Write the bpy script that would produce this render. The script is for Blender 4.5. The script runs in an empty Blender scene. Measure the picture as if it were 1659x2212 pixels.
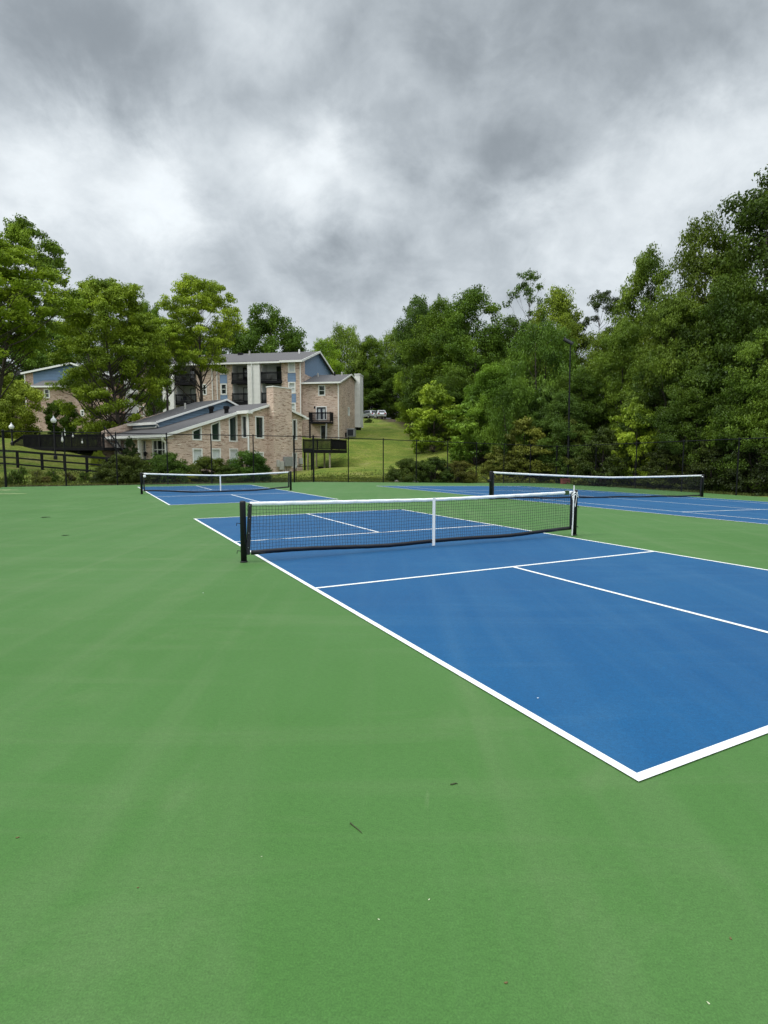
import bpy, bmesh, math, random
import numpy as np
from mathutils import Vector, Matrix
from mathutils.geometry import tessellate_polygon
R = math.radians
scene = bpy.context.scene
col = scene.collection

# ------------------------------------------------------------------ camera
IMG_W, IMG_H, FPX, CAM_H, PITCH, ROLL = 1659.0, 2212.0, 1228.96, 1.5539, 0.0939, 0.0012
_cp, _sp, _cr, _sr = math.cos(PITCH), math.sin(PITCH), math.cos(ROLL), math.sin(ROLL)
FWD = Vector((0, _cp, -_sp)); UP0 = Vector((0, _sp, _cp)); RT0 = Vector((1, 0, 0))
RIGHT = RT0*_cr + UP0*_sr; UPV = UP0*_cr - RT0*_sr
CAM = Vector((0, 0, CAM_H))
cam_data = bpy.data.cameras.new('camera'); cam = bpy.data.objects.new('camera', cam_data); col.objects.link(cam)
m3 = Matrix((RIGHT, UPV, -FWD)).transposed()
cam.matrix_world = Matrix.Translation(CAM) @ m3.to_4x4()
cam_data.sensor_fit = 'HORIZONTAL'; cam_data.sensor_width = 36.0; cam_data.lens = 36.0*FPX/IMG_W
cam_data.clip_start = 0.05; cam_data.clip_end = 3000
scene.camera = cam

def ray(px, py):
    return FWD + RIGHT*((px-IMG_W/2)/FPX) + UPV*((IMG_H/2-py)/FPX)
def at(px, py, Y):
    r = ray(px, py); return CAM + r*(Y/r.y)

# ------------------------------------------------------------------ view, world, sun
scene.view_settings.view_transform = 'Standard'; scene.view_settings.look = 'None'
scene.view_settings.exposure = 0.15; scene.view_settings.gamma = 1.0; scene.view_settings.use_curve_mapping = False
SUN_EL, SUN_AZ = R(50), R(-105)          # azimuth from +Y, towards -X
world = bpy.data.worlds.new('World'); scene.world = world; world.use_nodes = True
def build_world():
    nt = world.node_tree; nt.nodes.clear(); N = nt.nodes.new; L = nt.links.new
    def math_(op, a, b=None, c=None, clamp=False):
        n = N('ShaderNodeMath'); n.operation = op; n.use_clamp = clamp
        for i, v in enumerate((a, b, c)):
            if v is None: continue
            if isinstance(v, (int, float)): n.inputs[i].default_value = v
            else: L(v, n.inputs[i])
        return n.outputs[0]
    tc = N('ShaderNodeTexCoord'); D = tc.outputs['Generated']
    nrm = N('ShaderNodeVectorMath'); nrm.operation = 'NORMALIZE'; L(D, nrm.inputs[0]); D = nrm.outputs[0]
    sep = N('ShaderNodeSeparateXYZ'); L(D, sep.inputs[0])
    z = math_('MAXIMUM', sep.outputs[2], 0.0); zz = math_('ADD', z, 0.62)
    comb = N('ShaderNodeCombineXYZ'); L(math_('DIVIDE', sep.outputs[0], zz), comb.inputs[0]); L(math_('DIVIDE', sep.outputs[1], zz), comb.inputs[1])
    def noise(scale, detail, rough, dist=0.0, off=(0, 0, 0), vec=None):
        mp = N('ShaderNodeMapping'); mp.inputs['Location'].default_value = off; L(vec or comb.outputs[0], mp.inputs[0])
        n = N('ShaderNodeTexNoise'); n.inputs['Scale'].default_value = scale; n.inputs['Detail'].default_value = detail
        n.inputs['Roughness'].default_value = rough; n.inputs['Distortion'].default_value = dist
        L(mp.outputs[0], n.inputs['Vector']); return n
    # warp the direction a little so the cloud masses get ragged outlines
    wn = noise(4.6, 7, 0.62, 0.3, (3.1, 7.7, 0))
    wv = N('ShaderNodeVectorMath'); wv.operation = 'SUBTRACT'; L(wn.outputs['Color'], wv.inputs[0]); wv.inputs[1].default_value = (.5, .5, .5)
    ws = N('ShaderNodeVectorMath'); ws.operation = 'SCALE'; L(wv.outputs[0], ws.inputs[0]); ws.inputs['Scale'].default_value = 0.24
    wa = N('ShaderNodeVectorMath'); wa.operation = 'ADD'; L(D, wa.inputs[0]); L(ws.outputs[0], wa.inputs[1])
    wN = N('ShaderNodeVectorMath'); wN.operation = 'NORMALIZE'; L(wa.outputs[0], wN.inputs[0]); DW = wN.outputs[0]
    total = None
    blobs = SKY_BLOBS
    for (px, py, sig, amp) in blobs:
        d = ray(px, py).normalized()
        dp = N('ShaderNodeVectorMath'); dp.operation = 'DOT_PRODUCT'; L(DW, dp.inputs[0]); dp.inputs[1].default_value = d
        s = R(sig)
        e = math_('EXPONENT', math_('MULTIPLY', math_('SUBTRACT', dp.outputs['Value'], 1.0), 1/(s*s)))
        e = math_('MULTIPLY', e, amp*(.74 if amp > 0 else .85))
        total = e if total is None else math_('ADD', total, e)
    n1 = noise(2.9, 10, 0.60, 0.5, (0.3, 1.2, 0)); n2 = noise(7.0, 9, 0.62, 0.6, (5, 2, 0))
    v = math_('ADD', total, math_('MULTIPLY', math_('SUBTRACT', n1.outputs['Fac'], 0.5), 0.40))
    v = math_('ADD', v, math_('MULTIPLY', math_('SUBTRACT', n2.outputs['Fac'], 0.5), 0.33))
    n3 = noise(5.5, 6, 0.55, 0.2, (2, 8, 0)); v = math_('ADD', v, math_('MULTIPLY', math_('SUBTRACT', 0.14, math_('ABSOLUTE', math_('SUBTRACT', n3.outputs['Fac'], 0.5))), 0.6)); n4 = noise(15, 6, 0.55, 0.5, (9, 4, 0)); v = math_('ADD', v, math_('MULTIPLY', math_('SUBTRACT', n4.outputs['Fac'], 0.5), 0.09))
    v = math_('ADD', v, 0.515)
    v = math_('SMOOTH_MAX', v, 0.31, 0.12)
    v = math_('SMOOTH_MIN', v, 0.95, 0.15)
    # overcast sky: brighter towards the zenith (above the frame)
    mr = N('ShaderNodeMapRange'); mr.interpolation_type = 'SMOOTHSTEP'
    L(sep.outputs[2], mr.inputs['Value']); mr.inputs['From Min'].default_value = 0.62; mr.inputs['From Max'].default_value = 0.92
    mr.inputs['To Min'].default_value = 1.0; mr.inputs['To Max'].default_value = ZENITH
    v = math_('MULTIPLY', v, mr.outputs[0])
    # unseen sky behind the viewer brightened, added as fill light for the facades
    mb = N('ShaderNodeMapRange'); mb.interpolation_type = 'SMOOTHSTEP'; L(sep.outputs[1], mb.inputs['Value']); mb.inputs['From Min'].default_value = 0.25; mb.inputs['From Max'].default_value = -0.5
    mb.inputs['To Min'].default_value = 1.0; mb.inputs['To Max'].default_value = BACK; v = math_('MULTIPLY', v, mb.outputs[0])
    rmp = N('ShaderNodeMix'); rmp.data_type = 'RGBA'
    rmp.inputs['A'].default_value = (0.875, 0.985, 1.075, 1); rmp.inputs['B'].default_value = (0.94, 1.0, 1.035, 1)
    fc = N('ShaderNodeMapRange'); L(v, fc.inputs['Value']); fc.inputs['From Min'].default_value = .3; fc.inputs['From Max'].default_value = .85
    L(fc.outputs[0], rmp.inputs['Factor'])
    sc = N('ShaderNodeVectorMath'); sc.operation = 'SCALE'; L(rmp.outputs['Result'], sc.inputs[0]); L(v, sc.inputs['Scale'])
    sky = N('ShaderNodeTexSky'); sky.sky_type = 'NISHITA'; sky.sun_disc = False; sky.sun_elevation = SUN_EL; sky.sun_rotation = SUN_AZ
    bg1 = N('ShaderNodeBackground'); L(sky.outputs[0], bg1.inputs[0]); bg1.inputs[1].default_value = 0.1
    bg2 = N('ShaderNodeBackground'); L(sc.outputs[0], bg2.inputs[0]); bg2.inputs[1].default_value = 1.0
    mx = N('ShaderNodeMixShader'); mx.inputs[0].default_value = 0.93; L(bg1.outputs[0], mx.inputs[1]); L(bg2.outputs[0], mx.inputs[2])
    out = N('ShaderNodeOutputWorld'); L(mx.outputs[0], out.inputs[0])
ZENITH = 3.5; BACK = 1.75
# bright and dark cloud masses: direction (as a picture point of the 1659x2212 view), angular size in degrees, strength
SKY_BLOBS = [(365, 440, 3.2, .52), (180, 395, 4.0, .20), (50, 280, 3.5, .17), (30, 400, 4, .13), (500, 45, 2.8, .17), (560, 120, 2.5, .06), (150, 440, 6, .10), (640, 470, 5, .07), (1250, 500, 6, .08), (750, 720, 5, .06), (690, 275, 2.2, .24), (685, 400, 2.6, .28),
             (590, 380, 3.0, .12), (1590, 225, 3.6, .16), (1440, 370, 4.0, .20), (1330, 480, 4, .17), (1220, 270, 2.2, .09), (920, 175, 1.5, .12), (1015, 265, 1.5, .11), (800, 440, 2.4, .13), (1000, 480, 3, .06),
             (1640, 330, 4, .12), (1170, 490, 2.6, .12), (690, 705, 5, .06), (250, 560, 4, .0), (1250, 580, 4, .05), (460, 330, 2.2, .04), (640, 30, 3, .05), (60, 540, 5, .05), (1120, 220, 2.0, .06), (800, 110, 2.5, .05),
             (60, 110, 4.5, -.07), (230, 130, 4.0, -.10), (400, 80, 3, -.05), (270, 300, 3.4, -.13), (200, 240, 3, -.06), (560, 210, 3.2, -.08), (640, 130, 3.5, -.08), (740, 200, 3.4, -.1), (870, 260, 2.8, -.13), (960, 320, 2.4, -.1),
             (1000, 70, 4.5, -.17), (1240, 90, 5, -.17), (1450, 110, 4.5, -.15), (1600, 60, 4, -.14), (100, 60, 5, -.08), (1080, 400, 3.0, -.13), (1180, 370, 3.2, -.13), (700, 560, 3.2, -.15), (880, 540, 2.6, -.09), (620, 520, 2.6, -.06),
             (750, 620, 3.6, -.11), (480, 480, 3, -.07), (480, 590, 4, -.05), (850, 620, 3, -.03)]
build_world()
sun_data = bpy.data.lights.new('sun', 'SUN'); sun_data.energy = 1.5; sun_data.angle = R(12); sun_data.color = (1.0, 0.965, 0.91)
sun = bpy.data.objects.new('sun', sun_data); col.objects.link(sun)
sd = Vector((math.sin(SUN_AZ)*math.cos(SUN_EL), math.cos(SUN_AZ)*math.cos(SUN_EL), math.sin(SUN_EL)))
sun.rotation_euler = sd.to_track_quat('Z', 'Y').to_euler(); sun.location = (0, 0, 60)

# ------------------------------------------------------------------ helpers
def tag(o, label=None, cat=None, group=None, kind=None):
    if label: o['label'] = label
    if cat: o['category'] = cat
    if group: o['group'] = group
    if kind: o['kind'] = kind
    return o
def empty(name, loc, rz=0.0, label=None, cat=None, group=None):
    o = bpy.data.objects.new(name, None); o.empty_display_size = 0.3
    o.location = loc; o.rotation_euler = (0, 0, rz); col.objects.link(o)
    return tag(o, label, cat, group)
class MB:
    def __init__(s): s.v = []; s.f = []
    def add(s, vs, fs):
        n = len(s.v); s.v += [tuple(p) for p in vs]; s.f += [tuple(i+n for i in f) for f in fs]; return s
    def box(s, x0, y0, z0, x1, y1, z1):
        return s.hexa([(x0,y0,z0),(x1,y0,z0),(x1,y1,z0),(x0,y1,z0)], [(x0,y0,z1),(x1,y0,z1),(x1,y1,z1),(x0,y1,z1)])
    def hexa(s, lo, hi):
        n = len(lo); fs = [tuple(reversed(range(n))), tuple(range(n, 2*n))]
        fs += [(i, (i+1) % n, n+(i+1) % n, n+i) for i in range(n)]
        return s.add(list(lo)+list(hi), fs)
    def bar(s, a, b, w, h=None, up=(0, 0, 1)):
        h = h or w; a = Vector(a); b = Vector(b); d = (b-a).normalized(); u = Vector(up)
        if abs(d.dot(u)) > .98: u = Vector((0, 1, 0))
        r = d.cross(u).normalized(); u = r.cross(d).normalized()
        q = [(-.5, -.5), (.5, -.5), (.5, .5), (-.5, .5)]
        return s.hexa([a+r*i*w+u*j*h for i, j in q], [b+r*i*w+u*j*h for i, j in q])
    def tube(s, pts, rads, n=8, cap=True):
        pts = [Vector(p) for p in pts]; k = len(pts)
        if not hasattr(rads, '__len__'): rads = [rads]*k
        base = len(s.v); prev = None
        for i, p in enumerate(pts):
            d = (pts[min(i+1, k-1)]-pts[max(i-1, 0)]).normalized()
            if prev is None:
                u = Vector((0, 0, 1)) if abs(d.z) < .9 else Vector((1, 0, 0)); r = d.cross(u).normalized()
            else:
                r = (prev-d*prev.dot(d)).normalized()
            prev = r; u = d.cross(r)
            for j in range(n):
                a = 2*math.pi*j/n; s.v.append(tuple(p+(r*math.cos(a)+u*math.sin(a))*rads[i]))
        for i in range(k-1):
            for j in range(n):
                a = base+i*n+j; b = base+i*n+(j+1) % n; s.f.append((a, b, b+n, a+n))
        if cap: s.f.append(tuple(base+j for j in reversed(range(n)))); s.f.append(tuple(base+(k-1)*n+j for j in range(n)))
        return s
    def lathe(s, prof, c=(0, 0, 0), n=16):
        base = len(s.v)
        for r, z in prof:
            for j in range(n):
                a = 2*math.pi*j/n; s.v.append((c[0]+r*math.cos(a), c[1]+r*math.sin(a), c[2]+z))
        for i in range(len(prof)-1):
            for j in range(n):
                a = base+i*n+j; b = base+i*n+(j+1) % n; s.f.append((a, b, b+n, a+n))
        s.f.append(tuple(base+j for j in reversed(range(n)))); s.f.append(tuple(base+(len(prof)-1)*n+j for j in range(n)))
        return s
    def build(s, name, mat, parent=None, smooth=False, bevel=0):
        me = bpy.data.meshes.new(name); me.from_pydata(s.v, [], s.f)
        bm = bmesh.new(); bm.from_mesh(me); bmesh.ops.recalc_face_normals(bm, faces=bm.faces); bm.to_mesh(me); bm.free()
        if smooth: me.polygons.foreach_set('use_smooth', [True]*len(me.polygons))
        me.materials.append(mat); o = bpy.data.objects.new(name, me); col.objects.link(o)
        if parent: o.parent = parent
        if bevel:
            b = o.modifiers.new('bevel', 'BEVEL'); b.width = bevel; b.segments = 2; b.limit_method = 'ANGLE'
        return o
def children(o): return [c for c in bpy.data.objects if c.parent == o]
def copy_tree(o, parent=None):
    kids = list(o.children)
    c = o.copy(); col.objects.link(c); c.parent = parent
    for ch in kids: copy_tree(ch, c)
    return c

# ------------------------------------------------------------------ materials
def pmat(name, rgb, rough=.6, metal=0.0, spec=.5, noise=None, bump=None, coord='Object', coat=0):
    """noise = (scale, amount, [stretch xyz]) varies the base colour; bump = (scale, strength)"""
    m = bpy.data.materials.new(name); m.use_nodes = True; nt = m.node_tree; N = nt.nodes.new; L = nt.links.new
    b = nt.nodes['Principled BSDF']; b.inputs['Base Color'].default_value = (*rgb, 1); b.inputs['Roughness'].default_value = rough
    b.inputs['Metallic'].default_value = metal; b.inputs['Specular IOR Level'].default_value = spec; b.inputs['Coat Weight'].default_value = coat
    tc = N('ShaderNodeTexCoord')
    if noise:
        mp = N('ShaderNodeMapping'); L(tc.outputs[coord], mp.inputs[0])
        if len(noise) > 2: mp.inputs['Scale'].default_value = noise[2]
        n = N('ShaderNodeTexNoise'); n.inputs['Scale'].default_value = noise[0]; n.inputs['Detail'].default_value = 6; n.inputs['Roughness'].default_value = .65
        L(mp.outputs[0], n.inputs['Vector'])
        mx = N('ShaderNodeMix'); mx.data_type = 'RGBA'; a = noise[1]
        mx.inputs['A'].default_value = (*[c*(1-a) for c in rgb], 1); mx.inputs['B'].default_value = (*[min(1, c*(1+a)) for c in rgb], 1)
        mr = N('ShaderNodeMapRange'); L(n.outputs['Fac'], mr.inputs['Value']); mr.inputs['From Min'].default_value = .3; mr.inputs['From Max'].default_value = .7
        L(mr.outputs[0], mx.inputs['Factor']); L(mx.outputs['Result'], b.inputs['Base Color'])
    if bump:
        n2 = N('ShaderNodeTexNoise'); n2.inputs['Scale'].default_value = bump[0]; n2.inputs['Detail'].default_value = 4; L(tc.outputs[coord], n2.inputs['Vector'])
        bp = N('ShaderNodeBump'); bp.inputs['Strength'].default_value = bump[1]; bp.inputs['Distance'].default_value = .02
        L(n2.outputs['Fac'], bp.inputs['Height']); L(bp.outputs[0], b.inputs['Normal'])
    return m
def ramp(nt, stops, src, interp='LINEAR'):
    r = nt.nodes.new('ShaderNodeValToRGB'); e = r.color_ramp.elements; r.color_ramp.interpolation = interp
    while len(e) > 1: e.remove(e[-1])
    e[0].position = stops[0][0]; e[0].color = (*stops[0][1], 1)
    for p, c in stops[1:]:
        k = e.new(p); k.color = (*c, 1)
    nt.links.new(src, r.inputs[0]); return r.outputs[0]
def acrylic(name, base, worn, dusty, rough=.62):
    """painted court surface: broom/squeegee streaks along the court, large cloudy patches, fine grit"""
    m = bpy.data.materials.new(name); m.use_nodes = True; nt = m.node_tree; N = nt.nodes.new; L = nt.links.new
    b = nt.nodes['Principled BSDF']; tc = N('ShaderNodeTexCoord')
    def noise(scale, detail, rot, sc, rgh=.6, dist=0):
        mp = N('ShaderNodeMapping'); mp.inputs['Rotation'].default_value = (0, 0, rot); mp.inputs['Scale'].default_value = sc; L(tc.outputs['Object'], mp.inputs[0])
        n = N('ShaderNodeTexNoise'); n.inputs['Scale'].default_value = scale; n.inputs['Detail'].default_value = detail; n.inputs['Roughness'].default_value = rgh; n.inputs['Distortion'].default_value = dist
        L(mp.outputs[0], n.inputs['Vector']); return n.outputs['Fac']
    def mix(fac, A, B):
        x = N('ShaderNodeMix'); x.data_type = 'RGBA'
        for k, v in (('A', A), ('B', B)):
            if isinstance(v, tuple): x.inputs[k].default_value = (*v, 1)
            else: L(v, x.inputs[k])
        if isinstance(fac, float): x.inputs['Factor'].default_value = fac
        else: L(fac, x.inputs['Factor'])
        return x.outputs['Result']
    def rng(src, a, bb, lo, hi):
        r = N('ShaderNodeMapRange'); L(src, r.inputs['Value']); r.inputs['From Min'].default_value = a; r.inputs['From Max'].default_value = bb
        r.inputs['To Min'].default_value = lo; r.inputs['To Max'].default_value = hi; return r.outputs[0]
    big = noise(.35, 5, 0, (1, 1, 1)); streak = noise(1.2, 4, R(-27), (.18, 2.2, 1), dist=.6); streak2 = noise(2.0, 3, R(-27), (3, .15, 1), dist=.4); pat = noise(1.1, 6, .6, (1, 1, 1), .65, .8)
    grit = noise(150, 3, 0, (1, 1, 1), .8); grit2 = noise(30, 4, .5, (1, 1.6, 1), .7); roll = noise(1.5, 3, R(-27), (1.6, .10, 1), .5, .8); scuff = noise(5, 5, R(30), (1, .25, 1), .6, 1.2)
    c = mix(rng(big, .35, .7, 0.0, .75), base, worn)
    c = mix(rng(streak, .52, .78, 0.0, .34), c, dusty)
    c = mix(rng(streak2, .55, .8, 0.0, .28), c, worn)
    c = mix(rng(pat, .56, .8, 0.0, .4), c, dusty)
    c = mix(rng(roll, .48, .75, 0.0, .26), c, dusty); c = mix(rng(scuff, .68, .76, 0.0, .3), c, dusty)
    hs = N('ShaderNodeHueSaturation'); L(c, hs.inputs['Color']); L(rng(grit, .28, .72, .70, 1.30), hs.inputs['Value'])
    hs2 = N('ShaderNodeHueSaturation'); L(hs.outputs[0], hs2.inputs['Color']); L(rng(grit2, .3, .7, .90, 1.10), hs2.inputs['Value'])
    L(hs2.outputs[0], b.inputs['Base Color'])
    L(rng(pat, .3, .7, rough-.05, rough+.08), b.inputs['Roughness']); b.inputs['Specular IOR Level'].default_value = .27; b.inputs['Sheen Weight'].default_value = .035; b.inputs['Sheen Roughness'].default_value = .35; b.inputs['Sheen Tint'].default_value = (.85, 1, .8, 1)
    bp = N('ShaderNodeBump'); bp.inputs['Strength'].default_value = .35; bp.inputs['Distance'].default_value = .0015; L(grit, bp.inputs['Height']); L(bp.outputs[0], b.inputs['Normal'])
    return m
def brick_mat(name, tint=(1, 1, 1)):
    m = bpy.data.materials.new(name); m.use_nodes = True; nt = m.node_tree; N = nt.nodes.new; L = nt.links.new
    b = nt.nodes['Principled BSDF']; tc = N('ShaderNodeTexCoord'); sep = N('ShaderNodeSeparateXYZ'); L(tc.outputs['Object'], sep.inputs[0])
    add = N('ShaderNodeMath'); L(sep.outputs[0], add.inputs[0]); L(sep.outputs[1], add.inputs[1])
    cb = N('ShaderNodeCombineXYZ'); L(add.outputs[0], cb.inputs[0]); L(sep.outputs[2], cb.inputs[1])
    br = N('ShaderNodeTexBrick'); L(cb.outputs[0], br.inputs['Vector']); br.inputs['Scale'].default_value = 1.0
    br.inputs['Brick Width'].default_value = .42; br.inputs['Row Height'].default_value = .105; br.inputs['Mortar Size'].default_value = .012; br.inputs['Bias'].default_value = 0
    br.inputs['Color1'].default_value = (0, 0, 0, 1); br.inputs['Color2'].default_value = (1, 1, 1, 1); br.inputs['Mortar'].default_value = (.45, .45, .45, 1)
    t = tint
    stops = [(.1, (.15, .09, .065)), (.3, (.30, .20, .15)), (.42, (.42, .31, .24)), (.56, (.50, .39, .31)), (.7, (.36, .24, .185)), (.9, (.62, .53, .45))]
    stops = [(p, tuple(min(.8, c[i]*t[i]*(1.34, 1.38, 1.42)[i]) for i in range(3))) for p, c in stops]
    n = N('ShaderNodeTexNoise'); mp = N('ShaderNodeMapping'); mp.inputs['Scale'].default_value = (1.3, 5, 1); L(cb.outputs[0], mp.inputs[0]); L(mp.outputs[0], n.inputs['Vector']); n.inputs['Scale'].default_value = 1.6; n.inputs['Detail'].default_value = 5; n.inputs['Roughness'].default_value = .7
    mx = N('ShaderNodeMix'); mx.data_type = 'RGBA'; mx.inputs['Factor'].default_value = .5; L(br.outputs['Color'], mx.inputs['A'])
    mr = N('ShaderNodeMapRange'); L(n.outputs['Fac'], mr.inputs['Value']); mr.inputs['From Min'].default_value = .36; mr.inputs['From Max'].default_value = .64
    L(mr.outputs[0], mx.inputs['B'])
    bw = N('ShaderNodeRGBToBW'); L(mx.outputs['Result'], bw.inputs[0])
    c = ramp(nt, stops, bw.outputs[0])
    n3 = N('ShaderNodeTexNoise'); L(cb.outputs[0], n3.inputs['Vector']); n3.inputs['Scale'].default_value = .5
    hs = N('ShaderNodeHueSaturation'); L(c, hs.inputs['Color'])
    mr3 = N('ShaderNodeMapRange'); L(n3.outputs['Fac'], mr3.inputs['Value']); mr3.inputs['From Min'].default_value = .3; mr3.inputs['From Max'].default_value = .7; mr3.inputs['To Min'].default_value = .88; mr3.inputs['To Max'].default_value = 1.14
    L(mr3.outputs[0], hs.inputs['Value']); L(hs.outputs[0], b.inputs['Base Color'])
    b.inputs['Roughness'].default_value = .85
    bp = N('ShaderNodeBump'); bp.inputs['Strength'].default_value = .6; bp.inputs['Distance'].default_value = .02; L(br.outputs['Fac'], bp.inputs['Height']); bp.invert = True; L(bp.outputs[0], b.inputs['Normal'])
    return m
def siding_mat(name, rgb, pitch=.2):
    m = bpy.data.materials.new(name); m.use_nodes = True; nt = m.node_tree; N = nt.nodes.new; L = nt.links.new
    b = nt.nodes['Principled BSDF']; tc = N('ShaderNodeTexCoord'); sep = N('ShaderNodeSeparateXYZ'); L(tc.outputs['Object'], sep.inputs[0])
    d = N('ShaderNodeMath'); d.operation = 'DIVIDE'; L(sep.outputs[2], d.inputs[0]); d.inputs[1].default_value = pitch
    fr = N('ShaderNodeMath'); fr.operation = 'FRACT'; L(d.outputs[0], fr.inputs[0])
    bp = N('ShaderNodeBump'); bp.inputs['Strength'].default_value = 1; bp.inputs['Distance'].default_value = .05; bp.invert = True; L(fr.outputs[0], bp.inputs['Height']); L(bp.outputs[0], b.inputs['Normal'])
    lt = N('ShaderNodeMath'); lt.operation = 'LESS_THAN'; L(fr.outputs[0], lt.inputs[0]); lt.inputs[1].default_value = .1
    mx = N('ShaderNodeMix'); mx.data_type = 'RGBA'; mx.inputs['A'].default_value = (*rgb, 1); mx.inputs['B'].default_value = (*[c*.55 for c in rgb], 1)  # darker line on each board: lap shadow painted into the colour
    L(lt.outputs[0], mx.inputs['Factor'])
    n = N('ShaderNodeTexNoise'); n.inputs['Scale'].default_value = 1.5; L(tc.outputs['Object'], n.inputs['Vector'])
    hs = N('ShaderNodeHueSaturation'); L(mx.outputs['Result'], hs.inputs['Color']); mr = N('ShaderNodeMapRange'); L(n.outputs['Fac'], mr.inputs['Value']); mr.inputs['To Min'].default_value = .85; mr.inputs['To Max'].default_value = 1.15
    L(mr.outputs[0], hs.inputs['Value']); L(hs.outputs[0], b.inputs['Base Color']); b.inputs['Roughness'].default_value = .55
    return m
def leaf_mat(name, trans=.28):
    """leaf colour comes from the object's own colour, varied by clump and by leaf"""
    m = bpy.data.materials.new(name); m.use_nodes = True; nt = m.node_tree; N = nt.nodes.new; L = nt.links.new
    nt.nodes.remove(nt.nodes['Principled BSDF']); out = nt.nodes['Material Output']
    oi = N('ShaderNodeObjectInfo'); ge = N('ShaderNodeNewGeometry'); tc = N('ShaderNodeTexCoord')
    n = N('ShaderNodeTexNoise'); n.inputs['Scale'].default_value = .33; n.inputs['Detail'].default_value = 3; L(ge.outputs['Position'], n.inputs['Vector'])
    mr = N('ShaderNodeMapRange'); L(n.outputs['Fac'], mr.inputs['Value']); mr.inputs['From Min'].default_value = .3; mr.inputs['From Max'].default_value = .7; mr.inputs['To Min'].default_value = .52; mr.inputs['To Max'].default_value = 1.55
    mr2 = N('ShaderNodeMapRange'); L(ge.outputs['Random Per Island'], mr2.inputs['Value']); mr2.inputs['To Min'].default_value = .75; mr2.inputs['To Max'].default_value = 1.28
    mu = N('ShaderNodeMath'); mu.operation = 'MULTIPLY'; L(mr.outputs[0], mu.inputs[0]); L(mr2.outputs[0], mu.inputs[1])
    hue = N('ShaderNodeMapRange'); L(n.outputs['Fac'], hue.inputs['Value']); hue.inputs['From Min'].default_value = .3; hue.inputs['From Max'].default_value = .7; hue.inputs['To Min'].default_value = .505; hue.inputs['To Max'].default_value = .482
    hs = N('ShaderNodeHueSaturation'); L(oi.outputs['Color'], hs.inputs['Color']); L(mu.outputs[0], hs.inputs['Value']); L(hue.outputs[0], hs.inputs['Hue'])
    di = N('ShaderNodeBsdfDiffuse'); L(hs.outputs[0], di.inputs[0]); tr = N('ShaderNodeBsdfTranslucent'); L(hs.outputs[0], tr.inputs[0])
    mx = N('ShaderNodeMixShader'); mx.inputs[0].default_value = trans; L(di.outputs[0], mx.inputs[1]); L(tr.outputs[0], mx.inputs[2])
    gl = N('ShaderNodeBsdfGlossy'); gl.inputs['Roughness'].default_value = .45; gl.inputs['Color'].default_value = (.9, .95, 1, 1)
    mx2 = N('ShaderNodeMixShader'); mx2.inputs[0].default_value = .012; L(mx.outputs[0], mx2.inputs[1]); L(gl.outputs[0], mx2.inputs[2])
    L(mx2.outputs[0], out.inputs[0]); return m
def grass_mat():
    m = bpy.data.materials.new('lawn'); m.use_nodes = True; nt = m.node_tree; N = nt.nodes.new; L = nt.links.new
    b = nt.nodes['Principled BSDF']; tc = N('ShaderNodeTexCoord')
    def noise(s, d, r=.6, sc=(1, 1, 1)):
        mp = N('ShaderNodeMapping'); mp.inputs['Scale'].default_value = sc; L(tc.outputs['Object'], mp.inputs[0])
        n = N('ShaderNodeTexNoise'); n.inputs['Scale'].default_value = s; n.inputs['Detail'].default_value = d; n.inputs['Roughness'].default_value = r; L(mp.outputs[0], n.inputs['Vector']); return n.outputs['Fac']
    c1 = ramp(nt, [(.3, (.065, .11, .014)), (.45, (.11, .158, .02)), (.55, (.155, .182, .03)), (.65, (.205, .21, .065)), (.76, (.28, .27, .13))], noise(.3, 8, .74, (1, 1.5, 1)))
    n2 = noise(3.5, 6, .75, (1, 2.2, 1)); mr = N('ShaderNodeMapRange'); L(n2, mr.inputs['Value']); mr.inputs['From Min'].default_value = .3; mr.inputs['From Max'].default_value = .7; mr.inputs['To Min'].default_value = .5; mr.inputs['To Max'].default_value = 1.45
    hs = N('ShaderNodeHueSaturation'); L(c1, hs.inputs['Color']); L(mr.outputs[0], hs.inputs['Value'])
    # leaf litter and bare soil under the wood (vertex mask)
    at_ = N('ShaderNodeAttribute'); at_.attribute_name = 'soil'
    soil = ramp(nt, [(.35, (.03, .022, .013)), (.6, (.075, .055, .035)), (.8, (.05, .06, .02))], noise(1.2, 6, .7))
    mx = N('ShaderNodeMix'); mx.data_type = 'RGBA'; L(at_.outputs['Fac'], mx.inputs['Factor']); L(hs.outputs[0], mx.inputs['A']); L(soil, mx.inputs['B'])
    L(mx.outputs['Result'], b.inputs['Base Color']); b.inputs['Roughness'].default_value = .9; b.inputs['Specular IOR Level'].default_value = .15
    bp = N('ShaderNodeBump'); bp.inputs['Strength'].default_value = .8; bp.inputs['Distance'].default_value = .12; L(n2, bp.inputs['Height']); L(bp.outputs[0], b.inputs['Normal'])
    return m
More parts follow.
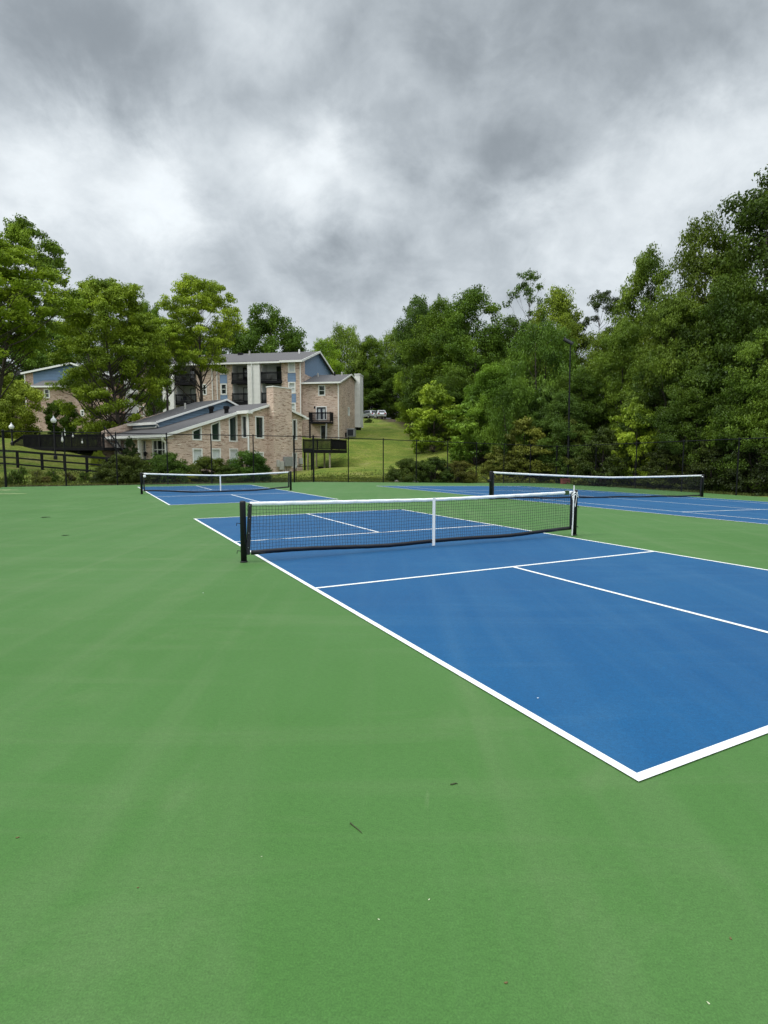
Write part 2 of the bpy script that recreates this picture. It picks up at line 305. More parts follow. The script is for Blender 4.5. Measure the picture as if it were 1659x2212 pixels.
M = dict(
    green=acrylic('green_acrylic', (.046, .132, .025), (.064, .154, .040), (.115, .178, .074), .62),
    blue=acrylic('blue_acrylic', (.0005, .064, .178), (.003, .082, .205), (.030, .115, .228), .62),
    line=pmat('white_line_paint', (.74, .76, .755), .55, noise=(9, .05), bump=(300, .2)),
    net_black=pmat('black_cord', (.012, .014, .02), .7), tape_black=pmat('black_vinyl', (.008, .008, .012), .35, noise=(3, .5)),
    tape_white=pmat('white_vinyl', (.88, .90, .91), .5, noise=(14, .07, (3, 1, 1))), strap=pmat('white_strap', (.82, .83, .83), .6),
    post=pmat('black_post_paint', (.008, .008, .011), .4, spec=.3, noise=(6, .4)), steel=pmat('steel', (.45, .46, .47), .35, 1.0),
    fence=pmat('black_fence_pipe', (.007, .008, .009), .6, spec=.15), wire=pmat('black_fence_wire', (.008, .009, .01), .8, spec=.05),
    brick=brick_mat('pink_tan_brick'), brick_far=brick_mat('brown_brick', (.78, .74, .74)),
    shingle=pmat('grey_shingle', (.095, .092, .095), .92, noise=(7, .35, (1, 1, 3)), bump=(30, .5)),
    white=pmat('white_trim', (.78, .78, .75), .5, noise=(1.5, .05)), cream=siding_mat('cream_siding', (.60, .60, .55), .17),
    blue_siding=siding_mat('blue_siding', (.16, .255, .36), .26), blue_siding_fine=siding_mat('blue_siding_fine', (.115, .195, .30), .2),
    white_wall=pmat('white_porch_wall', (.62, .63, .62), .7), black_wood=pmat('black_stained_wood', (.008, .008, .010), .7, spec=.15, noise=(5, .5)),
    glass=pmat('dark_glass', (.012, .02, .02), .06, spec=.8), glass_green=pmat('green_dark_glass', (.02, .035, .03), .08, spec=.8),
    blind=pmat('window_blind', (.58, .62, .62), .4, noise=(2, .1)), door_white=pmat('white_door', (.7, .7, .68), .5),
    door_dark=pmat('dark_door', (.016, .018, .035), .35), grey_metal=pmat('grey_metal', (.28, .29, .29), .5, .2), pale_metal=pmat('pale_metal', (.42, .41, .38), .55),
    wood_pale=pmat('weathered_wood', (.33, .29, .22), .8, noise=(4, .2)), bark=pmat('bark', (.052, .042, .034), .9, noise=(3, .4, (1, 1, .3)), bump=(18, .8)),
    bark_grey=pmat('grey_bark', (.11, .10, .09), .9, noise=(3, .3)), leaf=leaf_mat('leaf'), needle=leaf_mat('needle', .12),
    flower=pmat('pale_petals', (.62, .5, .46), .7), concrete=pmat('concrete', (.42, .38, .32), .85, noise=(1.2, .15)), rock=pmat('rock', (.30, .27, .23), .9, noise=(3, .3)),
    mulch=pmat('mulch', (.12, .075, .045), .95, noise=(4, .5), bump=(20, 1)), globe=pmat('lamp_glass', (.80, .82, .84), .25), bulb=pmat('white_bulb', (.8, .8, .78), .3),
    red=pmat('red_brick_block', (.20, .055, .04), .8, noise=(6, .4)), twig=pmat('twig', (.035, .05, .015), .8), chip=pmat('pale_fleck', (.42, .47, .30), .8),
    deadleaf=pmat('dry_leaf', (.12, .085, .03), .8), tyre=pmat('tyre', (.02, .02, .02), .8), carpaint=pmat('white_car_paint', (.55, .57, .60), .3, coat=1), carpaint2=pmat('silver_car_paint', (.42, .44, .46), .3, .6, coat=1),
    carglass=pmat('car_glass', (.015, .018, .02), .08), lampred=pmat('red_lens', (.35, .01, .01), .2), algae=pmat('dark_weed', (.03, .07, .02), .9), dust=pmat('pale_dust', (.15, .21, .08), .9, noise=(3, .3)),
)
M['grass'] = grass_mat()

# ------------------------------------------------------------------ ground levels
CA, SA = .8894, .4571                     # direction of the court baselines
def zc(x, y): return -.0216*max(0.0, x*CA+y*SA-13.0)
FA = Vector((-20.3, 30.5)); FC = Vector((13.9, 46.0)); FD = Vector((18.7, 30.0))
FE = Vector((18.7+.2874*50, 30.0-.9578*50)); FF = Vector((-20.3+.457*52, 30.5-.889*52))
SLAB = [FA+Vector((-.25, .1)), FC+Vector((.1, .3)), FD+Vector((.3, .1)), FE+Vector((.3, 0)), FF+Vector((-.3, 0))]   # clockwise from the far left
def slab_dist(x, y):
    d = -1e9
    for i in range(len(SLAB)):
        p, q = SLAB[i], SLAB[(i+1) % len(SLAB)]; e = (q-p).normalized(); n = Vector((-e.y, e.x))
        d = max(d, (x-p.x)*n.x+(y-p.y)*n.y)
    return d
_ctl = []
for px, py, Y in [(36, 1009, 42), (110, 1015, 41), (187, 1023, 39), (300, 1006, 50), (90, 975, 50), (116, 950, 56), (153, 930, 73), (234, 928, 74), (60, 935, 66),
                  (650, 1022, 60.6), (700, 1020, 62), (716, 1018, 63), (752, 1008, 57), (752, 975, 67), (735, 949, 75), (770, 930, 86), (811, 914, 100), (850, 912, 103), (811, 905, 112), (800, 903, 120),
                  (900, 932, 88), (1000, 972, 62), (1060, 1005, 54), (1145, 1032, 48), (850, 1035, 46), (950, 1035, 46.5), (1230, 1040, 47), (1300, 1040, 47), (1430, 1050, 40), (1600, 1062, 35),
                  (560, 1030, 52), (480, 1032, 46), (420, 1036, 43), (250, 1036, 38), (60, 1040, 34), (640, 1035, 44), (440, 1022, 50)]:
    p = at(px, py, Y); _ctl.append((p.x, p.y, p.z))
_ctl += [(-14, 76, 4.8), (-30, 78, 5.2), (-22, 90, 6), (0, 90, 6.6), (-8, 78, 4.2), (-9, 86, 5.4), (40, 45, .9), (30, 30, .2), (34, 15, .0), (55, 60, 3), (70, 90, 6), (30, 70, 2.6), (20, 62, 1.8), (15, 80, 4.6), (30, 110, 9), (0, 140, 10),
         (-60, 120, 9), (-90, 60, 5), (-60, 40, 2.5), (-40, 30, .8), (-30, 10, 0), (-40, -20, 0), (60, -20, 0), (0, -30, 0), (130, 60, 5), (140, 140, 10), (-150, 140, 9), (-40, 56, 3.6), (0, 300, 11), (-300, 300, 10), (300, 300, 10), (-300, 0, 2), (300, 0, 2), (0, -300, 0)]
_C = np.array(_ctl)
def hill(x, y):
    d2 = (_C[:, 0]-x)**2+(_C[:, 1]-y)**2+2.0
    w = 1/d2**1.6
    return float((w*_C[:, 2]).sum()/w.sum())
def ground(x, y):
    d = slab_dist(x, y)
    if d < -.02: return zc(x, y)
    t = min(1, max(0, d/7)); t = t*t*(3-2*t)
    return (zc(x, y)-.04)*(1-t)+hill(x, y)*t
def gz(px, py_unused, Y):
    p = at(px, 990, Y); return ground(p.x, p.y)
def terrain():
    xs = np.concatenate([[-900, -600, -400, -300, -220, -160, -130], np.arange(-110, -40, 4), np.arange(-40, 42, 1.0), np.arange(42, 110, 4), [130, 160, 220, 300, 400, 600, 900]])
    ys = np.concatenate([[-600, -300, -150, -80, -50], np.arange(-30, 24, 3), np.arange(24, 90, 1.0), np.arange(90, 150, 3), [165, 190, 230, 300, 400, 600, 900]])
    rng = np.random.default_rng(4)
    v = []; soil = []
    woods = [Vector(at(p[0], 990, p[1]).xy) for p in [(800, 118), (840, 104), (880, 92), (885, 80), (940, 68), (1010, 60), (1075, 53), (1110, 48.5), (1165, 47.5)]]+[Vector((15.5, 46.5)), Vector((20.8, 31)), Vector((36, -12))]
    def in_wood(x, y):                     # signed distance right of the lawn's edge
        best = 1e9; sg = 1
        for i in range(len(woods)-1):
            a, b = woods[i], woods[i+1]; ab = b-a; t = max(0, min(1, (Vector((x, y))-a).dot(ab)/ab.length_squared)); q = a+ab*t
            dd = (Vector((x, y))-q).length
            if dd < best: best = dd; sg = 1 if (ab.x*(y-a.y)-ab.y*(x-a.x)) > 0 else -1
        return best*sg
    for y in ys:
        for x in xs:
            d = slab_dist(x, y)
            if d < -.05: z = zc(x, y)-(.3 if d < -1.6 else .05+.16*min(1, -d))
            else: z = ground(x, y)+ (rng.normal()*.03 if d > 1 else 0)
            v.append((x, y, z)); w = in_wood(x, y); soil.append(min(1, max(0, (w+.8)/1.6)) if (x > -8 and y < 125) else (1.0 if y > 125 else 0.0))
    nx = len(xs); f = [(j*nx+i, j*nx+i+1, (j+1)*nx+i+1, (j+1)*nx+i) for j in range(len(ys)-1) for i in range(nx-1)]
    me = bpy.data.meshes.new('lawn'); me.from_pydata(v, [], f); me.polygons.foreach_set('use_smooth', [True]*len(f))
    a = me.attributes.new('soil', 'FLOAT', 'POINT'); a.data.foreach_set('value', soil); me.materials.append(M['grass'])
    o = bpy.data.objects.new('lawn', me); col.objects.link(o); tag(o, kind='structure')
terrain()
def clip(poly, keep):                       # keep = +1: part with a > 13, -1: a < 13
    out = []
    g = lambda p: keep*(p.x*CA+p.y*SA-13.0)
    for i in range(len(poly)):
        p, q = poly[i], poly[(i+1) % len(poly)]; a, b = g(p), g(q)
        if a >= 0: out.append(p)
        if (a > 0) != (b > 0) and a != b: out.append(p+(q-p)*(a/(a-b)))
    return out
slab = MB()
for k in (-1, 1):
    pl = clip(SLAB, k); slab.add([(p.x, p.y, zc(p.x, p.y)) for p in pl], [tuple(range(len(pl)))])
n_ = len(SLAB)
for i in range(n_):
    p, q = SLAB[i], SLAB[(i+1) % n_]
    slab.add([(p.x, p.y, zc(p.x, p.y)), (q.x, q.y, zc(q.x, q.y)), (q.x, q.y, zc(q.x, q.y)-.35), (p.x, p.y, zc(p.x, p.y)-.35)], [(0, 1, 2, 3)])
tag(slab.build('court_surround', M['green']), kind='structure')

class Court:
    def __init__(s, x, y, th): s.o = Vector((x, y)); s.a = Vector((math.cos(th), math.sin(th))); s.b = Vector((-math.sin(th), math.cos(th))); s.th = th
    def p(s, u, v, z=0):
        q = s.o+s.a*u+s.b*v; return Vector((q.x, q.y, zc(q.x, q.y)+z))
    def quad(s, mb, u0, u1, v0, v1, z): mb.add([s.p(u0, v0, z), s.p(u1, v0, z), s.p(u1, v1, z), s.p(u0, v1, z)], [(0, 1, 2, 3)])
c_near = Court(-1.835, 8.5695, .4743); c_left = Court(-10.2187, 24.7326, .4792); c_tennis = Court(4.9178, 22.2864, .4720)
LW = .05
for c in (c_near, c_left):
    b = MB(); c.quad(b, .02, 6.08, -6.69, 6.69, .004); tag(b.build('court_playing_surface', M['blue']), kind='structure')
    l = MB(); z = .008; w = .055
    for u in (0, 6.1-w): c.quad(l, u, u+w, -6.705, 6.705, z)
    for v in (-6.705, 6.705-w): c.quad(l, w, 6.1-w, v, v+w, z)
    for v in (-2.13-w/2, 2.13-w/2): c.quad(l, w, 6.1-w, v, v+w, z)
    c.quad(l, 3.05-w/2, 3.05+w/2, -6.705+w, -2.13-w/2, z); c.quad(l, 3.05-w/2, 3.05+w/2, 2.13+w/2, 6.705-w, z)
    tag(l.build('court_lines', M['line']), kind='structure')
c = c_tennis; b = MB(); c.quad(b, .02, 10.95, -11.87, 11.87, .004); tag(b.build('court_playing_surface', M['blue']), kind='structure')
l = MB(); w = .055; z = .008
for u in (0, 10.97-w): c.quad(l, u, u+w, -11.885, 11.885, z)
for v in (-11.885, 11.885-w*1.6): c.quad(l, w, 10.97-w, v, v+w*1.6, z)
for u in (1.37, 9.6-w): c.quad(l, u, u+w, -11.885+w*1.6, 11.885-w*1.6, z)
for v in (-6.4, 6.4-w): c.quad(l, 1.37+w, 9.6-w, v, v+w, z)
c.quad(l, 5.485-w/2, 5.485+w/2, -6.4+w, 6.4-w, z)
tag(l.build('court_lines', M['line']), kind='structure')

# ------------------------------------------------------------------ nets
def make_net(c, u0, u1, hp, hc, zb, cell, cr, label, group, posts=(-.3, 6.4), pr=.045, strap=True, bulge=0.0, sides=3, strapu=None, sagb=.03, tape=.055, lean=0.0, crank=False, ties=True, seed=1, pipe_left=False):
    rnd = random.Random(seed); mid = (u0+u1)/2; half = (u1-u0)/2
    base = c.p(mid, 0); T = Matrix.Translation(base) @ Matrix.Rotation(c.th, 4, 'Z'); Ti = T.inverted()
    root = empty('court_net', base, c.th, label, 'net', group)
    P = lambda u, v, z: Ti @ c.p(u, v, z)           # local coordinates of the net
    top = lambda u: hc+(hp-hc)*min(1, abs((u-mid)/half))**1.35
    bot = lambda u: zb-sagb*math.sin(math.pi*(u-u0)/(u1-u0))*1.0+.012*math.sin(u*2.3)
    bil = lambda u, t: bulge*math.sin(math.pi*min(1, max(0, (u-u0)/(u1-u0))))*math.sin(math.pi*(t*.8+.1))+.008*math.sin(u*5+t*4)
    m = MB(); nv = max(3, int(half*2/.6)); nu = int((u1-u0)/cell)
    hh = top(mid)-zb; nz = int(hh/cell)
    for i in range(nu+1):
        u = u0+(u1-u0)*i/nu; z0, z1 = bot(u)+.02, top(u)-.02
        ph = rnd.random()*6
        m.tube([P(u+.006*math.sin(ph+t*7), bil(u, t), z0+(z1-z0)*t) for t in (0, .25, .5, .75, 1)], cr, sides, False)
    for j in range(1, nz):
        t = j/nz; k = max(8, nu//3); pts = []
        for i in range(k+1):
            u = u0+(u1-u0)*i/k; z0, z1 = bot(u)+.02, top(u)-.02; pts.append(P(u, bil(u, t)+.002, z0+(z1-z0)*t+.004*math.sin(i*1.7+j)))
        m.tube(pts, cr, sides, False)
    m.build('mesh', M['net_black'], root)
    def band(name, mat, zf, h, th, rough=.0, vo=0.0):
        b = MB(); K = 90; rings = []
        for i in range(K+1):
            u = u0+(u1-u0)*i/K; zt = zf(u); ww = rough*(math.sin(u*17)+.6*math.sin(u*41+1)+.5*rnd.uniform(-1, 1)); v0 = bil(u, .95 if zt > .5 else 0)+vo
            rings.append([P(u, v0-th+ww*.6, zt-h/2+ww*.4), P(u, v0-th*.9+ww, zt+h*.3), P(u, v0, zt+h/2+ww*.25), P(u, v0+th*.9-ww, zt+h*.3), P(u, v0+th, zt-h/2)])
        n = 5
        for i, r in enumerate(rings): b.v += [tuple(q) for q in r]
        for i in range(K):
            for j in range(n): b.f.append((i*n+j, i*n+(j+1) % n, (i+1)*n+(j+1) % n, (i+1)*n+j))
        b.f.append(tuple(range(n))); b.f.append(tuple(K*n+j for j in range(n)))
        return b.build(name, mat, root, smooth=True)
    band('top_tape', M['tape_white'], lambda u: top(u)-tape/2, tape, .012, .0055)
    band('bottom_tape', M['tape_black'], bot, .068, .012, .002)
    for uu, s in ((u0, -1), (u1, 1)):
        b = MB(); ln = lean if s < 0 else 0
        b.hexa([P(uu-.03-ln, -.02, bot(uu)-.03), P(uu+.03-ln, -.02, bot(uu)-.03), P(uu+.03-ln, .02, bot(uu)-.03), P(uu-.03-ln, .02, bot(uu)-.03)],
               [P(uu-.025, -.02, top(uu)-.03), P(uu+.025, -.02, top(uu)-.03), P(uu+.025, .02, top(uu)-.03), P(uu-.025, .02, top(uu)-.03)])
        b.build('side_sleeve', M['tape_black'], root)
    if strap:
        us = mid if strapu is None else strapu
        b = MB(); v = -.02+bil(us, .5)
        b.hexa([P(us-.027, v-.006, .02), P(us+.027, v-.006, .02), P(us+.027, v+.006, .02), P(us-.027, v+.006, .02)],
               [P(us-.027, v-.006, top(us)+.004), P(us+.027, v-.006, top(us)+.004), P(us+.027, v+.006, top(us)+.004), P(us-.027, v+.006, top(us)+.004)])
        b.build('centre_strap', M['strap'], root)
    for k, up in enumerate(posts):
        q = P(up, 0, 0); b = MB(); b.lathe([(pr, .0), (pr, hp-.01), (pr*.93, hp+.012), (pr*.5, hp+.02)], q, 20)
        po = b.build('post', M['post'], root, smooth=False)
        for i in range(len(po.data.polygons)-2): po.data.polygons[i].use_smooth = True
        ring = MB(); ring.lathe([(pr+.012, .0), (pr+.012, .012), (pr+.002, .02)], q, 20); ring.build('base_collar', M['post'], po)
        uo = -1 if k == 0 else 1
        if ties:
            r = MB()                                 # lacing rope down the post, hooks outside
            uu = u0 if k == 0 else u1
            pts = []
            for i in range(15): pts.append(P(up-uo*(pr+.012) if i % 2 else (up+(uu-up)*.75), -.03 if i % 2 else .02, .17+(hp-.22)*i/14))
            r.tube(pts, .0035, 5, False); r.build('lacing', M['net_black'], root)
            for zz in (.17, hp-.32):
                h = MB(); h.tube([P(up+uo*pr*.8, 0, zz), P(up+uo*(pr+.05), 0, zz+.012), P(up+uo*(pr+.055), 0, zz-.03)], .006, 6); h.build('hook', M['post'], po)
    for k, (up, uu) in enumerate(((posts[0], u0), (posts[1], u1))):     # cable from tape to post top
        tc_ = MB(); tc_.tube([P(up, 0, hp+.012), P(uu, 0, top(uu)-.02)], .006, 6); tc_.build('top_cable', M['steel'], root)
    return root, P, top
gp = 'nets strung across the three courts'
n1, P1, top1 = make_net(c_near, -.19, 6.33, .905, .862, .145, .048, .0027, 'nearest net, low white-taped pickleball net with clearly visible black mesh', gp, posts=(-.3, 6.42), pr=.045, bulge=.03, lean=.05, strapu=3.05, sagb=.05)
for z in (.22, .44, .66, .85):                       # grommets of the left sleeve
    g = MB(); q = P1(-.20-.05*(1-z/.9), -.032, z); g.lathe([(.009, -.004), (.009, .004)], q, 8); g.build('grommet', M['steel'], n1)
# white cord tied round the right post, its end sticking up
g = MB(); q = P1(6.30, -.06, 0); g.tube([q+Vector((0, 0, .01)), q+Vector((.012, 0, .4)), q+Vector((.0, -.01, .7)), q+Vector((.02, 0, .86)), q+Vector((.012, 0, 1.02))], [.013, .012, .013, .014, .010], 7)
g.build('white_tie_rod', M['strap'], n1)
g = MB(); rr = random.Random(4)
for i in range(2):
    q = P1(6.30+rr.uniform(-.05, .03), -.06, .84-.05*i); g.tube([q, q+Vector((.06, -.02, .05)), q+Vector((.16, 0, rr.uniform(-.02, .03)))], .007, 6)
q = P1(6.27, -.05, .84); g.tube([q, q+Vector((.02, -.02, -.12)), q+Vector((.09, -.01, -.25)), q+Vector((.12, 0, -.12)), q+Vector((.15, .0, .05))], .006, 6)
g.build('white_tie_strap', M['tape_white'], n1)
g = MB(); g.hexa([P1(6.13, -.02, .83), P1(6.23, -.02, .83), P1(6.23, .02, .83), P1(6.13, .02, .83)], [P1(6.13, -.02, .915), P1(6.23, -.02, .915), P1(6.23, .02, .915), P1(6.13, .02, .915)]); g.build('tape_end_cuff', M['algae'], n1)
n2, P2, top2 = make_net(c_left, -.2, 6.3, .915, .80, .16, .048, .0029, 'small net of the far left court, in front of the bushes', gp, posts=(-.3, 6.4), pr=.05, sagb=.13, tape=.062, bulge=.05, strapu=3.05, ties=False, seed=5)
g = MB(); g.lathe([(.0, -.05), (.05, -.045), (.06, .0), (.05, .05), (.0, .055)], P2(-.17, -.06, .78), 10); g.build('winch_cover', M['strap'], n2)
n3, P3, top3 = make_net(c_tennis, -.8, 11.76, 1.07, .93, .06, .055, .0028, 'wide net of the right-hand court, in front of the dark wood', gp, posts=(-.91, 11.88), pr=.062, sagb=.02, tape=.07, bulge=.04, strap=False, ties=False, seed=9)
g = MB(); q = P3(-1.0, -.03, .72); g.tube([q+Vector((.03, 0, 0)), q+Vector((-.08, 0, -.01))], .05, 10); g.tube([q+Vector((-.1, -.02, 0)), q+Vector((-.12, -.02, .04)), q+Vector((-.34, -.02, .16))], .014, 6); g.build('winch_crank', M['post'], n3)
g = MB(); g.lathe([(.0, -.02), (.03, -.015), (.03, .02), (.0, .03)], P3(11.72, -.08, .98), 8); g.build('cable_clamp', M['strap'], n3)

# ------------------------------------------------------------------ chain-link fences
FH = 3.0
def fence(a, b, post_ts, label, thick=(), mid=None, wires=True, start=0, cat='fence'):
    a = Vector(a); b = Vector(b); L_ = (b-a).length; d = (b-a)/L_; ang = math.atan2(d.y, d.x)
    root = empty('chain_link_fence', (a.x, a.y, zc(a.x, a.y)), ang, label, cat, 'tall black chain-link fences around the courts')
    z0 = zc(a.x, a.y); G = lambda s: zc(a.x+d.x*s, a.y+d.y*s)-z0
    for i, s in enumerate(post_ts):
        m = MB(); r = .062 if i in thick else .036; m.lathe([(r, 0), (r, FH-.02), (r*1.15, FH), (r*.5, FH+.06)], (s, 0, G(s)), 10); m.build('post', M['fence'], root, smooth=False)
    ks = [0]+[L_*i/8 for i in range(1, 8)]+[L_]
    m = MB(); m.tube([(s, 0, G(s)+FH-.03) for s in ks], .026, 8); m.build('top_rail', M['fence'], root)
    m = MB(); m.tube([(s, 0, G(s)+.06) for s in ks], .006, 5); m.build('bottom_wire', M['wire'], root)
    m = MB(); pitch = .11; r = .0009; H = FH-.1     # diamond fabric, every wire modelled
    n = int((L_+H)/pitch)
    for sgn in (1, -1):
        for i in range(n+1):
            s0 = i*pitch-(H if sgn > 0 else 0); pts = []
            sa, sb = (s0, s0+H) if sgn > 0 else (s0, s0-H); za, zb = .05, .05+H
            def cl(sA, zA, sB, zB):
                t0, t1 = 0, 1
                for lo, hi in ((0, L_),):
                    dd = sB-sA; ta, tb = sorted(((lo-sA)/dd, (hi-sA)/dd)); t0 = max(t0, ta); t1 = min(t1, tb)
                return t0, t1
            t0, t1 = cl(sa, za, sb, zb)
            if t1-t0 < .02: continue
            A = (sa+(sb-sa)*t0, sgn*.002, za+(zb-za)*t0); B = (sa+(sb-sa)*t1, sgn*.002, za+(zb-za)*t1)
            A = (A[0], A[1]-.04, A[2]+G(A[0])); B = (B[0], B[1]-.04, B[2]+G(B[0]))
            u = Vector((-(B[2]-A[2]), 0, B[0]-A[0])).normalized()*r; A = Vector(A); B = Vector(B); y = Vector((0, r, 0))
            k = len(m.v); m.v += [tuple(A+u), tuple(A-u), tuple(A+y), tuple(B+u), tuple(B-u), tuple(B+y)]; m.f += [(k, k+1, k+4, k+3), (k+1, k+2, k+5, k+4), (k+2, k, k+3, k+5)]
    m.build('chain_link_fabric', M['wire'], root)
    return root, G, d, a
def s_on(a, b, px):                                  # distance along a->b at picture column px
    r = ray(px, 1000); k = r.x/r.y; a = Vector(a); b = Vector(b); d = (b-a).normalized()
    return (k*a.y-a.x)/(d.x-k*d.y)
gate0, gate1 = s_on(FA, FC, 635.6), s_on(FA, FC, 677.2); Lf = (FC-FA).length
postsL = [s_on(FA, FC, x) for x in (10, 141, 252, 361.5, 457, 547.7, 635.6)]
dF = (FC-FA).normalized()
f1 = fence(FA, FA+dF*(gate0+.02), postsL, 'far fence section left of the gate, in front of the rail fence and clubhouse', thick=(0, 6))
g0 = FA+dF*gate1
postsR = [s_on(FA, FC, x)-gate1 for x in (677.2, 752.5, 827.9, 899.3, 966.8, 1029, 1088.5, 1145.4)]+[Lf-gate1]
f2 = fence(g0, FC, postsR, 'far fence section right of the gate, in front of the grassy slope', thick=(0, 8))
postsS = [s_on(FC, FD, x) for x in (1287, 1374, 1475, 1594)]; st = postsS[-1]-postsS[-2]
f3 = fence(FC, FE, postsS+[postsS[-1]+st*(i+1) for i in range(8)], 'side fence along the right, in front of the dark wood')
f4 = fence(FA, FF, [3.05*i for i in range(1, 17)], 'side fence leaving the far left corner post towards the viewer')
# gate between the two far sections
gr = empty('chain_link_gate', (FA.x+dF.x*gate0, FA.y+dF.y*gate0, zc(*(FA+dF*gate0))), math.atan2(dF.y, dF.x), 'black metal gate between two thick posts beside the deck', 'gate')
gw = gate1-gate0
m = MB()
for s in (.12, gw-.12): m.tube([(s, 0, .08), (s, 0, 2.02)], .022, 8)
for z in (.08, 1.05, 2.02): m.tube([(.12, 0, z), (gw-.12, 0, z)], .022, 8)
m.build('leaf_frame', M['fence'], gr)
for z, r in ((2.14, .03), (FH-.03, .026)): m = MB(); m.tube([(0.02, 0, z), (gw-.02, 0, z)], r, 8); m.build('header_bar', M['fence'], gr)
m = MB(); m.box(.02, -.03, 1.0, .14, .03, 1.12); m.build('latch', M['pale_metal'], gr)
m = MB()
for z0_, z1_ in ((.1, 2.0), (2.16, FH-.06)):
    k = int(gw/.085)
    for i in range(k):
        s = .1+(gw-.2)*i/k; m.tube([(s, -.01, z0_), (s+.04, -.01, (z0_+z1_)/2), (s, -.01, z1_)], .002, 3, False)
m.build('chain_link_fabric', M['wire'], gr)

# ------------------------------------------------------------------ buildings
class Frame:
    """local axes: s along the front wall, t inwards, z up from the base"""
    def __init__(f, x, y, dx, dy, z0, name, label, cat='building', group=None):
        l = math.hypot(dx, dy); f.P = Vector((x, y)); f.d = Vector((dx/l, dy/l)); f.n = Vector((-dy/l, dx/l)); f.z0 = z0
        f.root = empty(name, (x, y, z0), math.atan2(dy, dx), label, cat, group)
    def ht(f, px, py, t=0.0):              # picture point on the plane t = const -> (s, z)
        r = ray(px, py); rn = r.x*f.n.x+r.y*f.n.y; pn = f.P.x*f.n.x+f.P.y*f.n.y+t; k = pn/rn
        q = CAM+r*k; return ((q.x-f.P.x)*f.d.x+(q.y-f.P.y)*f.d.y, q.z-f.z0)
    def hs(f, px, py, s):                  # on the plane s = const -> (t, z)
        r = ray(px, py); rn = r.x*f.d.x+r.y*f.d.y; pn = f.P.x*f.d.x+f.P.y*f.d.y+s; k = pn/rn
        q = CAM+r*k; return ((q.x-f.P.x)*f.n.x+(q.y-f.P.y)*f.n.y, q.z-f.z0)
def pl_t(t0):   # front plane facing the camera
    return lambda a, z, o=0.0: (a, t0+o, z)
def pl_s(s0, sg):  # side plane, o goes inwards; sg=+1: inwards is +s
    return lambda a, z, o=0.0: (s0+sg*o, a, z)
def wall(mb, P, outer, holes=(), reveal=.14):
    loops = [[Vector((a, z, 0)) for a, z in outer]]+[[Vector((a, z, 0)) for a, z in h] for h in holes]
    flat = [v for lp in loops for v in lp]; tris = tessellate_polygon(loops)
    mb.add([P(v.x, v.y) for v in flat], [tuple(t) for t in tris])
    for h in holes:
        n = len(h)
        for i in range(n):
            a, b = h[i], h[(i+1) % n]; mb.add([P(*a), P(*b), P(b[0], b[1], reveal), P(a[0], a[1], reveal)], [(0, 1, 2, 3)])
def inset(poly, w):
    n = len(poly); ar = sum(poly[i][0]*poly[(i+1) % n][1]-poly[(i+1) % n][0]*poly[i][1] for i in range(n)); sg = 1 if ar > 0 else -1; L = []
    for i in range(n):
        p, q = Vector(poly[i]), Vector(poly[(i+1) % n]); e = (q-p).normalized(); nn = Vector((-e.y, e.x))*sg; L.append((p+nn*w, e))
    out = []
    for i in range(n):
        p, d = L[i-1]; q, e = L[i]; cr = d.x*e.y-d.y*e.x
        k = ((q-p).x*e.y-(q-p).y*e.x)/cr if abs(cr) > 1e-6 else 0; r = p+d*k; out.append((r.x, r.y))
    return out
def ring(mb, P, outer, inner, o0, o1):
    n = len(outer)
    for i in range(n):
        j = (i+1) % n; a, b, c_, d = outer[i], outer[j], inner[j], inner[i]
        mb.add([P(*a, o0), P(*b, o0), P(*c_, o0), P(*d, o0), P(*a, o1), P(*b, o1), P(*c_, o1), P(*d, o1)], [(0, 1, 2, 3), (3, 2, 6, 7), (0, 1, 5, 4), (4, 5, 6, 7)])
def window(fr, P, poly, w=.1, bars_z=(), bars_a=(), glass='glass', label=None, name='window', proud=-.03, fm='white', depth=.12, gcol=None):
    mb = MB(); inn = inset(poly, w); ring(mb, P, inset(poly, .003), inn, proud, depth)
    a0, a1 = min(p[0] for p in inn), max(p[0] for p in inn); z0, z1 = min(p[1] for p in inn), max(p[1] for p in inn)
    for z in bars_z:
        zz = z0+(z1-z0)*z; mb.hexa([P(a0, zz-.035, depth-.06), P(a1, zz-.035, depth-.06), P(a1, zz-.035, depth), P(a0, zz-.035, depth)], [P(a0, zz+.035, depth-.06), P(a1, zz+.035, depth-.06), P(a1, zz+.035, depth), P(a0, zz+.035, depth)])
    for a in bars_a:
        aa = a0+(a1-a0)*a; mb.hexa([P(aa-.03, z0, depth-.05), P(aa+.03, z0, depth-.05), P(aa+.03, z0, depth+.01), P(aa-.03, z0, depth+.01)], [P(aa-.03, z1, depth-.05), P(aa+.03, z1, depth-.05), P(aa+.03, z1, depth+.01), P(aa-.03, z1, depth+.01)])
    o = mb.build(name, M[fm], fr.root)
    g = MB(); g.add([P(p[0], p[1], depth+.02) for p in inset(poly, w*.8)], [tuple(range(len(poly)))]); g.build('pane', M[glass], o)
    if label: o['label'] = label
    return o
def pipe(fr, pts, r=.05, name='downspout', mat='white'):
    m = MB(); m.tube(pts, r, 6); return m.build(name, M[mat], fr.root)
def rect(fr, P, kind, x0, y0, x1, y1, c):     # picture box -> wall rectangle (a0,z0..a1,z1) on plane
    f = fr.ht if kind == 't' else fr.hs
    a, z1_ = f(x0, y0, c); b, _ = f(x1, y0, c); _, z0_ = f((x0+x1)/2, y1, c); _, z1_ = f((x0+x1)/2, y0, c)
    a, b = min(a, b), max(a, b); return [(a, z0_), (b, z0_), (b, z1_), (a, z1_)]
z6 = lambda x, y: (219.4+.18188*x, 877.8+.18188*y)
z3 = lambda x, y: (493.7+.19841*x, 740.6+.19841*y)
z2 = lambda x, y: (208.5+.19841*x, 740.6+.19841*y)
